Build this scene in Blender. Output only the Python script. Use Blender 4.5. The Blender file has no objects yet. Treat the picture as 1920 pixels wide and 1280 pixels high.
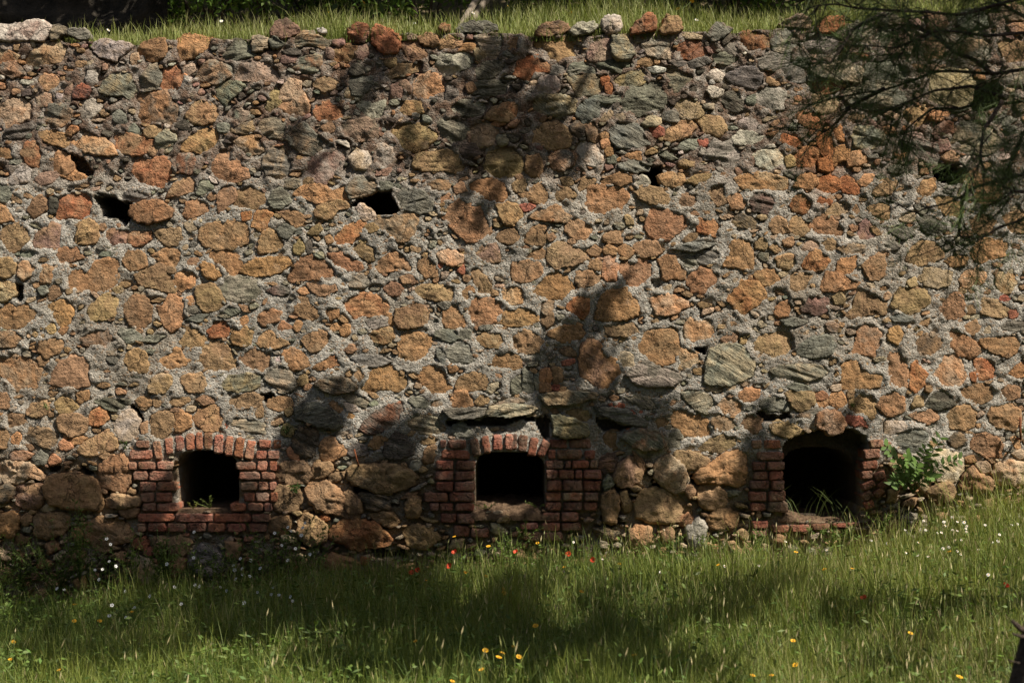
import bpy, math, random
import numpy as np
from mathutils import Vector, Matrix

random.seed(7)
rng = np.random.default_rng(7)
scene = bpy.context.scene
C = scene.collection

# ------------------------------------------------------------------ camera
PXM = 250.0            # photo pixels per metre on the wall's face
CAMD = 14.0            # metres from camera to wall
CAMZ = 1.64
cam_data = bpy.data.cameras.new("camera")
cam = bpy.data.objects.new("camera", cam_data)
C.objects.link(cam)
cam.location = (0.0, -CAMD, CAMZ)
cam.rotation_euler = (math.radians(90), 0, 0)
cam_data.sensor_width = 36.0
cam_data.lens = 36.0 * CAMD / (1920 / PXM)
cam_data.clip_end = 300.0
cam_data.dof.use_dof = True
cam_data.dof.focus_distance = CAMD
cam_data.dof.aperture_fstop = 4.0
scene.camera = cam

# ------------------------------------------------------------------ light
SUN_EL = math.radians(51.0)
SUN_AZ = math.radians(128.0)         # clockwise from +Y
TOSUN = Vector((math.cos(SUN_EL) * math.sin(SUN_AZ), math.cos(SUN_EL) * math.cos(SUN_AZ), math.sin(SUN_EL)))
L = np.array([-TOSUN.x, -TOSUN.y, -TOSUN.z])      # direction the light travels
world = bpy.data.worlds.new("World")
scene.world = world
world.use_nodes = True
wn = world.node_tree
sky = wn.nodes.new("ShaderNodeTexSky")
sky.sky_type = 'NISHITA'
sky.sun_disc = False
sky.sun_elevation = SUN_EL
sky.sun_rotation = SUN_AZ
sky.dust_density = 3.0
sky.ozone_density = 0.6
bg = wn.nodes["Background"]
bg.inputs[1].default_value = 0.05
wn.links.new(sky.outputs[0], bg.inputs[0])
sun_data = bpy.data.lights.new("sun", 'SUN')
sun_data.energy = 5.0
sun_data.angle = math.radians(0.53)
sun_data.color = (1.0, 0.915, 0.785)
sun = bpy.data.objects.new("sun", sun_data)
C.objects.link(sun)
sun.rotation_euler = Vector(L).to_track_quat('-Z', 'Y').to_euler()
sun.location = (8, -10, 14)
scene.view_settings.view_transform = 'Standard'
scene.view_settings.look = 'None'
scene.view_settings.gamma = 1.0
scene.view_settings.exposure = 0.52

# ------------------------------------------------------------------ helpers
def wx(px): return (px - 960.0) / PXM
def wz(py): return CAMZ + (640.0 - py) / PXM
def at(px, py, y):
    """point on the sight line of a photo pixel at depth y"""
    k = (CAMD + y) / CAMD / PXM
    return np.array([(px - 960.0) * k, y, CAMZ + (640.0 - py) * k])

def hash3(ix, iy, iz, seed):
    h = (ix.astype(np.int64) * 374761393 + iy.astype(np.int64) * 668265263 + iz.astype(np.int64) * 1442695041 + seed * 97531) & 0xffffffff
    h = ((h ^ (h >> 13)) * 1274126177) & 0xffffffff
    h = h ^ (h >> 16)
    return h / 4294967295.0 * 2.0 - 1.0

def vn(p, seed=0):
    i = np.floor(p).astype(np.int64)
    f = p - i
    f = f * f * (3 - 2 * f)
    r = 0
    for dx in (0, 1):
        ax = f[:, 0] if dx else 1 - f[:, 0]
        for dy in (0, 1):
            ay = f[:, 1] if dy else 1 - f[:, 1]
            for dz in (0, 1):
                az = f[:, 2] if dz else 1 - f[:, 2]
                r = r + ax * ay * az * hash3(i[:, 0] + dx, i[:, 1] + dy, i[:, 2] + dz, seed)
    return r

def fbm(p, octv=3, seed=0, gain=0.5):
    r, a, s = 0, 1.0, 0
    for o in range(octv):
        r = r + a * vn(p * (2.03 ** o) + 11.7 * o, seed + o)
        s += a
        a *= gain
    return r / s

def xz3(x, z, k, k2=None):
    k2 = k if k2 is None else k2
    return np.stack([np.asarray(x) * k, np.asarray(z) * k2, np.zeros_like(np.asarray(x))], 1)

def sstep(a, b, v):
    t = np.clip((v - a) / (b - a), 0, 1)
    return t * t * (3 - 2 * t)

def make_mesh(name, V, faces, cols=None, smooth=True):
    """faces: list of int arrays (n,3) and (n,4)"""
    me = bpy.data.meshes.new(name)
    V = np.ascontiguousarray(V, dtype=np.float32)
    me.vertices.add(len(V))
    me.vertices.foreach_set("co", V.ravel())
    faces = [np.asarray(f, dtype=np.int32) for f in faces if len(f)]
    idx = np.concatenate([f.ravel() for f in faces])
    tot = np.concatenate([np.full(len(f), f.shape[1], np.int32) for f in faces])
    start = np.concatenate([[0], np.cumsum(tot)[:-1]]).astype(np.int32)
    me.loops.add(len(idx))
    me.loops.foreach_set("vertex_index", idx)
    me.polygons.add(len(tot))
    me.polygons.foreach_set("loop_start", start)
    me.polygons.foreach_set("loop_total", tot)
    me.polygons.foreach_set("use_smooth", np.full(len(tot), smooth))
    if cols is not None:
        for cname, arr in cols.items():
            a = me.attributes.new(cname, 'FLOAT_COLOR', 'POINT')
            arr = np.asarray(arr, np.float32)
            if arr.shape[1] == 3:
                arr = np.concatenate([arr, np.ones((len(arr), 1), np.float32)], 1)
            a.data.foreach_set("color", np.ascontiguousarray(arr).ravel())
    me.update(calc_edges=True)
    return me

def obj(name, me, mat=None, parent=None, loc=None):
    o = bpy.data.objects.new(name, me)
    C.objects.link(o)
    if mat is not None and me is not None and not len(me.materials):
        for m in (mat if isinstance(mat, (list, tuple)) else [mat]):
            me.materials.append(m)
    if parent is not None:
        o.parent = parent
    if loc is not None:
        o.location = loc
    return o

def tag(o, label=None, cat=None, group=None, kind=None):
    if label: o["label"] = label
    if cat: o["category"] = cat
    if group: o["group"] = group
    if kind: o["kind"] = kind
    return o

def tube(points, radii, n=8, cap=True):
    P = np.asarray(points, float)
    k = len(P)
    T = np.gradient(P, axis=0)
    T /= np.linalg.norm(T, axis=1)[:, None] + 1e-9
    up = np.array([0.13, 0.98, 0.21])
    V = []
    ang = np.linspace(0, 2 * math.pi, n, endpoint=False)
    for i in range(k):
        a = np.cross(T[i], up); a /= np.linalg.norm(a) + 1e-9
        b = np.cross(T[i], a)
        V.append(P[i] + radii[i] * (np.cos(ang)[:, None] * a + np.sin(ang)[:, None] * b))
    V = np.concatenate(V)
    F = []
    for i in range(k - 1):
        for j in range(n):
            j2 = (j + 1) % n
            F.append((i * n + j, i * n + j2, (i + 1) * n + j2, (i + 1) * n + j))
    tri = []
    if cap:
        V = np.concatenate([V, P[:1], P[-1:]])
        for j in range(n):
            j2 = (j + 1) % n
            tri.append((k * n, j2, j))
            tri.append((k * n + 1, (k - 1) * n + j, (k - 1) * n + j2))
    return V, np.array(F), np.array(tri, dtype=int).reshape(-1, 3)

class Soup:
    def __init__(self):
        self.V, self.Q, self.T, self.c, self.n = [], [], [], [], 0
    def add(self, V, Q=None, T=None, col=None):
        V = np.asarray(V, float)
        self.V.append(V)
        if Q is not None and len(Q): self.Q.append(np.asarray(Q) + self.n)
        if T is not None and len(T): self.T.append(np.asarray(T) + self.n)
        if col is not None:
            col = np.asarray(col, float)
            self.c.append(np.tile(col, (len(V), 1)) if col.ndim == 1 else col)
        self.n += len(V)
    def tube(self, pts, rad, n=7, col=(0.1, 0.08, 0.06)):
        V, Q, T = tube(pts, rad, n)
        self.add(V, Q, T, col)
    def mesh(self, name, smooth=True):
        f = []
        if self.Q: f.append(np.concatenate(self.Q))
        if self.T: f.append(np.concatenate(self.T))
        return make_mesh(name, np.concatenate(self.V), f, {"col": np.concatenate(self.c)} if self.c else None, smooth)

def unit(v):
    return v / (np.linalg.norm(v, axis=-1, keepdims=True) + 1e-9)

def blade_mesh(name, base, height, width, az, lean, curl, col, tipcol=None):
    """grass blades: 7 points each, bent outwards"""
    n = len(base)
    d = np.stack([np.cos(az), np.sin(az), np.zeros(n)], 1)
    tw = az + rng.uniform(-0.9, 0.9, n) + math.pi / 2
    s = np.stack([np.cos(tw), np.sin(tw), np.zeros(n)], 1)
    V = np.zeros((n, 7, 3)); K = np.zeros((n, 7, 3))
    tipcol = col if tipcol is None else tipcol
    j = 0
    for t, w in ((0, .8), (.4, 1.0), (.75, .7), (1, 0)):
        out = lean * t + curl * t * t
        p = base + d * (out * height)[:, None] + np.array([0, 0, 1.0]) * (height * t * np.sqrt(np.clip(1 - (0.55 * out) ** 2, .1, 1)))[:, None]
        cc = col * (1 - t) + tipcol * t
        if t < 1:
            V[:, j] = p - s * (width * w * .5)[:, None]; V[:, j + 1] = p + s * (width * w * .5)[:, None]
            K[:, j] = cc; K[:, j + 1] = cc
            j += 2
        else:
            V[:, j] = p; K[:, j] = cc
    off = (np.arange(n) * 7)[:, None]
    Q = np.concatenate([off + np.array([[0, 1, 3, 2]]), off + np.array([[2, 3, 5, 4]])])
    T = off + np.array([[4, 5, 6]])
    return make_mesh(name, V.reshape(-1, 3), [Q, T], {"col": K.reshape(-1, 3)})

def leaf_arrays(pos, direction, length, width, col, flat=0.0):
    """leaves: a pointed quad folded a little along the midrib"""
    n = len(pos)
    d = unit(direction)
    r = unit(rng.normal(size=(n, 3)) * (1 - flat) + np.array([0, 0, 1.0]) * flat * 2)
    s = unit(np.cross(d, r)); nn = np.cross(s, d)
    V = np.zeros((n, 4, 3))
    V[:, 0] = pos
    V[:, 1] = pos + d * (length * .5)[:, None] + s * (width * .5)[:, None] + nn * (width * .12)[:, None]
    V[:, 2] = pos + d * length[:, None]
    V[:, 3] = pos + d * (length * .5)[:, None] - s * (width * .5)[:, None] + nn * (width * .12)[:, None]
    Q = (np.arange(n) * 4)[:, None] + np.array([[0, 1, 2, 3]])
    return V.reshape(-1, 3), Q, np.repeat(col, 4, axis=0)

# ------------------------------------------------------------------ materials
def new_mat(name):
    m = bpy.data.materials.new(name)
    m.use_nodes = True
    nt = m.node_tree
    b = nt.nodes["Principled BSDF"]
    b.inputs["Roughness"].default_value = 0.9
    b.inputs["Specular IOR Level"].default_value = 0.25
    return m, nt, b

def nd(nt, typ, **kw):
    n = nt.nodes.new(typ)
    for k, v in kw.items():
        if k.startswith("i_"):
            key = k[2:]
            n.inputs[int(key) if key.isdigit() else key.replace("_", " ")].default_value = v
        else:
            setattr(n, k, v)
    return n

def lk(nt, a, b): nt.links.new(a, b)

def ramp(nt, src, stops):
    r = nt.nodes.new("ShaderNodeValToRGB")
    e = r.color_ramp.elements
    while len(e) < len(stops): e.new(0.5)
    for i, (p, c) in enumerate(stops):
        e[i].position = p
        e[i].color = (c, c, c, 1) if not isinstance(c, tuple) else (*c, 1)
    lk(nt, src, r.inputs[0])
    return r.outputs[0]

def mixc(nt, fac, a, b, mode='MIX'):
    m = nt.nodes.new("ShaderNodeMix")
    m.data_type = 'RGBA'; m.blend_type = mode
    for sock, v in ((m.inputs[0], fac), (m.inputs[6], a), (m.inputs[7], b)):
        if isinstance(v, (int, float)): sock.default_value = v
        elif isinstance(v, tuple): sock.default_value = (*v, 1)
        else: lk(nt, v, sock)
    return m.outputs[2]

def math_n(nt, op, a, b=None, clamp=False):
    m = nt.nodes.new("ShaderNodeMath"); m.operation = op; m.use_clamp = clamp
    for i, v in enumerate((a, b)):
        if v is None: continue
        if isinstance(v, (int, float)): m.inputs[i].default_value = v
        else: lk(nt, v, m.inputs[i])
    return m.outputs[0]

def noise(nt, vec, scale, detail=4, rough=0.55, dist=0.0):
    n = nd(nt, "ShaderNodeTexNoise")
    n.inputs["Scale"].default_value = scale; n.inputs["Detail"].default_value = detail
    n.inputs["Roughness"].default_value = rough; n.inputs["Distortion"].default_value = dist
    lk(nt, vec, n.inputs["Vector"])
    return n.outputs["Fac"]

def stone_material(name, pit=0.35, rough_bump=1.0, crust_at=(0.60, 0.74, 0.45), crust_c=(0.36, 0.31, 0.25)):
    m, nt, b = new_mat(name)
    geo = nd(nt, "ShaderNodeNewGeometry")
    a1 = nd(nt, "ShaderNodeAttribute", attribute_name="col")
    a2 = nd(nt, "ShaderNodeAttribute", attribute_name="col2")
    seed = a1.outputs["Alpha"]; streak = a2.outputs["Alpha"]
    sv = nd(nt, "ShaderNodeCombineXYZ")
    lk(nt, math_n(nt, 'MULTIPLY', seed, 83.0), sv.inputs[0]); lk(nt, math_n(nt, 'MULTIPLY', seed, 47.0), sv.inputs[1]); lk(nt, math_n(nt, 'MULTIPLY', seed, 131.0), sv.inputs[2])
    add = nd(nt, "ShaderNodeVectorMath", operation='ADD'); lk(nt, geo.outputs["Position"], add.inputs[0]); lk(nt, sv.outputs[0], add.inputs[1])
    p = add.outputs[0]
    # bedding: rotate by the seed, squash
    rot = nd(nt, "ShaderNodeVectorRotate", rotation_type='Y_AXIS'); lk(nt, p, rot.inputs["Vector"])
    ang = math_n(nt, 'SUBTRACT', math_n(nt, 'MULTIPLY', seed, 1.1), 0.75); lk(nt, ang, rot.inputs["Angle"])
    sq = nd(nt, "ShaderNodeVectorMath", operation='MULTIPLY'); lk(nt, rot.outputs[0], sq.inputs[0]); sq.inputs[1].default_value = (1.0, 1.0, 6.0)
    n1 = noise(nt, p, 8.0, 5, 0.6, 0.6)
    mixf = ramp(nt, n1, [(0.42, 0.0), (0.62, 1.0)])
    base = mixc(nt, mixf, a1.outputs["Color"], a2.outputs["Color"])
    n2 = noise(nt, p, 34.0, 6, 0.65)
    n3 = noise(nt, sq.outputs[0], 11.0, 5, 0.6, 0.4)
    v2 = ramp(nt, n2, [(0.25, 0.5), (0.5, 0.97), (0.78, 1.35)])
    base = mixc(nt, 1.0, base, v2, 'MULTIPLY')
    v3 = ramp(nt, n3, [(0.3, 0.5), (0.5, 1.0), (0.7, 1.4)])
    base = mixc(nt, math_n(nt, 'ADD', math_n(nt, 'MULTIPLY', streak, 0.75), 0.2), base, mixc(nt, 1.0, base, v3, 'MULTIPLY'))
    # pale crust of lime smeared over some of the face
    n4 = noise(nt, p, 5.0, 6, 0.7)
    crust = ramp(nt, n4, [(crust_at[0], 0.0), (crust_at[1], crust_at[2])])
    base = mixc(nt, crust, base, crust_c)
    # thin cracks
    pd = nd(nt, "ShaderNodeVectorMath", operation='MULTIPLY_ADD')
    nv = nd(nt, "ShaderNodeTexNoise"); nv.inputs["Scale"].default_value = 9.0; nv.inputs["Detail"].default_value = 4.0
    lk(nt, p, nv.inputs["Vector"]); lk(nt, nv.outputs["Color"], pd.inputs[0]); pd.inputs[1].default_value = (0.16, 0.16, 0.16); lk(nt, p, pd.inputs[2])
    vo = nd(nt, "ShaderNodeTexVoronoi", feature='DISTANCE_TO_EDGE'); vo.inputs["Scale"].default_value = 6.5
    lk(nt, pd.outputs[0], vo.inputs["Vector"])
    gate = ramp(nt, noise(nt, p, 4.0, 3), [(0.45, 0.0), (0.6, 1.0)])
    crack = math_n(nt, 'MULTIPLY', ramp(nt, vo.outputs["Distance"], [(0.0, 1.0), (0.022, 0.0)]), gate)
    base = mixc(nt, math_n(nt, 'MULTIPLY', crack, 0.45), base, (0.035, 0.025, 0.018))
    # pits
    vp = nd(nt, "ShaderNodeTexVoronoi"); vp.inputs["Scale"].default_value = 55.0
    lk(nt, pd.outputs[0], vp.inputs["Vector"])
    pits = math_n(nt, 'MULTIPLY', ramp(nt, vp.outputs["Distance"], [(0.10, 1.0), (0.34, 0.0)]), ramp(nt, noise(nt, p, 12.0, 3), [(0.48, 0.0), (0.62, 1.0)]))
    base = mixc(nt, math_n(nt, 'MULTIPLY', pits, pit), base, (0.05, 0.03, 0.018))
    lk(nt, base, b.inputs["Base Color"])
    h = math_n(nt, 'ADD', math_n(nt, 'MULTIPLY', n2, 0.5), math_n(nt, 'MULTIPLY', noise(nt, p, 60.0, 5, 0.65), 0.6))
    h = math_n(nt, 'ADD', h, math_n(nt, 'MULTIPLY', math_n(nt, 'MULTIPLY', n3, streak), 0.9))
    h = math_n(nt, 'ADD', h, math_n(nt, 'MULTIPLY', n1, 0.8))
    h = math_n(nt, 'SUBTRACT', h, math_n(nt, 'MULTIPLY', crack, 0.6))
    h = math_n(nt, 'SUBTRACT', h, math_n(nt, 'MULTIPLY', pits, 0.5))
    bu = nd(nt, "ShaderNodeBump"); bu.inputs["Strength"].default_value = 1.0; bu.inputs["Distance"].default_value = 0.028 * rough_bump
    lk(nt, h, bu.inputs["Height"]); lk(nt, bu.outputs[0], b.inputs["Normal"])
    return m

def mortar_material():
    m, nt, b = new_mat("lime_mortar")
    geo = nd(nt, "ShaderNodeNewGeometry"); p = geo.outputs["Position"]
    at_ = nd(nt, "ShaderNodeAttribute", attribute_name="col")      # r: earth, g: ochre, b: rust, low alpha: painted hole shade
    sp = nd(nt, "ShaderNodeSeparateColor"); lk(nt, at_.outputs["Color"], sp.inputs[0])
    nb = noise(nt, p, 3.0, 5, 0.6)
    base = mixc(nt, ramp(nt, nb, [(0.35, 0.0), (0.65, 1.0)]), (0.38, 0.352, 0.298), (0.52, 0.49, 0.435))
    base = mixc(nt, 1.0, base, ramp(nt, noise(nt, p, 1.1, 5, 0.7, 0.8), [(0.33, 0.68), (0.5, 0.98), (0.68, 1.18)]), 'MULTIPLY')
    # grit: small pebbles of differing tone
    vo = nd(nt, "ShaderNodeTexVoronoi"); vo.inputs["Scale"].default_value = 70.0; lk(nt, p, vo.inputs["Vector"])
    g = nd(nt, "ShaderNodeSeparateColor"); lk(nt, vo.outputs["Color"], g.inputs[0])
    base = mixc(nt, 1.0, base, ramp(nt, g.outputs[0], [(0.0, 0.8), (0.55, 1.0), (1.0, 1.16)]), 'MULTIPLY')
    base = mixc(nt, ramp(nt, g.outputs[1], [(0.86, 0.0), (0.9, 0.55)]), base, (0.34, 0.20, 0.10))
    n2 = noise(nt, p, 60.0, 6, 0.7)
    base = mixc(nt, 1.0, base, ramp(nt, n2, [(0.3, 0.6), (0.5, 0.98), (0.7, 1.2)]), 'MULTIPLY')
    nz = noise(nt, p, 9.0, 5, 0.65)
    earth = math_n(nt, 'MULTIPLY', sp.outputs[0], ramp(nt, nz, [(0.34, 0.15), (0.6, 1.0)]))
    base = mixc(nt, earth, base, mixc(nt, n2, (0.10, 0.055, 0.035), (0.25, 0.17, 0.12)))
    och = math_n(nt, 'MULTIPLY', sp.outputs[1], ramp(nt, nz, [(0.38, 0.35), (0.62, 1.0)]))
    base = mixc(nt, och, base, mixc(nt, n2, (0.16, 0.10, 0.05), (0.42, 0.30, 0.17)))
    base = mixc(nt, math_n(nt, 'MULTIPLY', sp.outputs[2], ramp(nt, nz, [(0.3, 0.3), (0.6, 1.0)])), base, (0.30, 0.11, 0.035))
    base = mixc(nt, at_.outputs["Alpha"], (0.055, 0.043, 0.032), base)  # mortar darkened inside holes and recesses, shade painted into the colour
    lk(nt, base, b.inputs["Base Color"])
    h = math_n(nt, 'ADD', math_n(nt, 'MULTIPLY', n2, 0.8), math_n(nt, 'MULTIPLY', vo.outputs["Distance"], -0.45))
    h = math_n(nt, 'ADD', h, math_n(nt, 'MULTIPLY', noise(nt, p, 24.0, 6, 0.65), 1.1))
    bu = nd(nt, "ShaderNodeBump"); bu.inputs["Strength"].default_value = 1.0; bu.inputs["Distance"].default_value = 0.030
    lk(nt, h, bu.inputs["Height"]); lk(nt, bu.outputs[0], b.inputs["Normal"])
    return m

def leaf_material(name, trans=0.35, rough=0.55, spec=0.3):
    m, nt, b = new_mat(name)
    a = nd(nt, "ShaderNodeAttribute", attribute_name="col")
    b.inputs["Roughness"].default_value = rough
    b.inputs["Specular IOR Level"].default_value = spec
    lk(nt, a.outputs["Color"], b.inputs["Base Color"])
    tr = nd(nt, "ShaderNodeBsdfTranslucent")
    lk(nt, mixc(nt, 1.0, a.outputs["Color"], (1.25, 1.35, 0.7), 'MULTIPLY'), tr.inputs[0])
    mx = nd(nt, "ShaderNodeMixShader"); mx.inputs[0].default_value = trans
    lk(nt, b.outputs[0], mx.inputs[1]); lk(nt, tr.outputs[0], mx.inputs[2])
    lk(nt, mx.outputs[0], nt.nodes["Material Output"].inputs[0])
    return m

def rough_material(name, c1, c2, scale=20.0, dist=0.01, use_attr=False):
    m, nt, b = new_mat(name)
    geo = nd(nt, "ShaderNodeNewGeometry"); p = geo.outputs["Position"]
    n = noise(nt, p, scale, 6, 0.65)
    base = mixc(nt, ramp(nt, n, [(0.35, 0.0), (0.65, 1.0)]), c1, c2)
    lk(nt, base, b.inputs["Base Color"])
    bu = nd(nt, "ShaderNodeBump"); bu.inputs["Distance"].default_value = dist
    lk(nt, math_n(nt, 'ADD', n, math_n(nt, 'MULTIPLY', noise(nt, p, scale * 4, 4), 0.4)), bu.inputs["Height"]); lk(nt, bu.outputs[0], b.inputs["Normal"])
    return m

M_STONE = stone_material("rubble_stone")
M_BRICK = stone_material("old_brick", pit=0.6, rough_bump=1.15, crust_at=(0.44, 0.66, 0.62), crust_c=(0.33, 0.235, 0.17))
M_MORTAR = mortar_material()
M_GRASS = leaf_material("grass_blade", 0.30)
M_LEAF = leaf_material("leaf", 0.30)
M_NEEDLE = leaf_material("pine_needle", 0.12)
M_BARK = rough_material("bark", (0.035, 0.026, 0.02), (0.12, 0.09, 0.07), 25.0, 0.02)
M_POLE = rough_material("weathered_timber", (0.16, 0.13, 0.10), (0.30, 0.25, 0.20), 30.0, 0.01)
M_SOIL = rough_material("meadow_soil", (0.03, 0.028, 0.014), (0.07, 0.06, 0.03), 14.0, 0.02)
M_DRYSOIL = rough_material("terrace_soil", (0.10, 0.08, 0.045), (0.24, 0.19, 0.11), 16.0, 0.02)
M_RUBBLE = rough_material("crumbled_fill", (0.09, 0.055, 0.032), (0.28, 0.185, 0.115), 34.0, 0.035)
M_RUST = rough_material("rusty_iron", (0.09, 0.03, 0.015), (0.24, 0.085, 0.035), 60.0, 0.004)
M_DARKROCK = rough_material("dark_rock", (0.016, 0.014, 0.011), (0.055, 0.045, 0.034), 7.0, 0.04)
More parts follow.
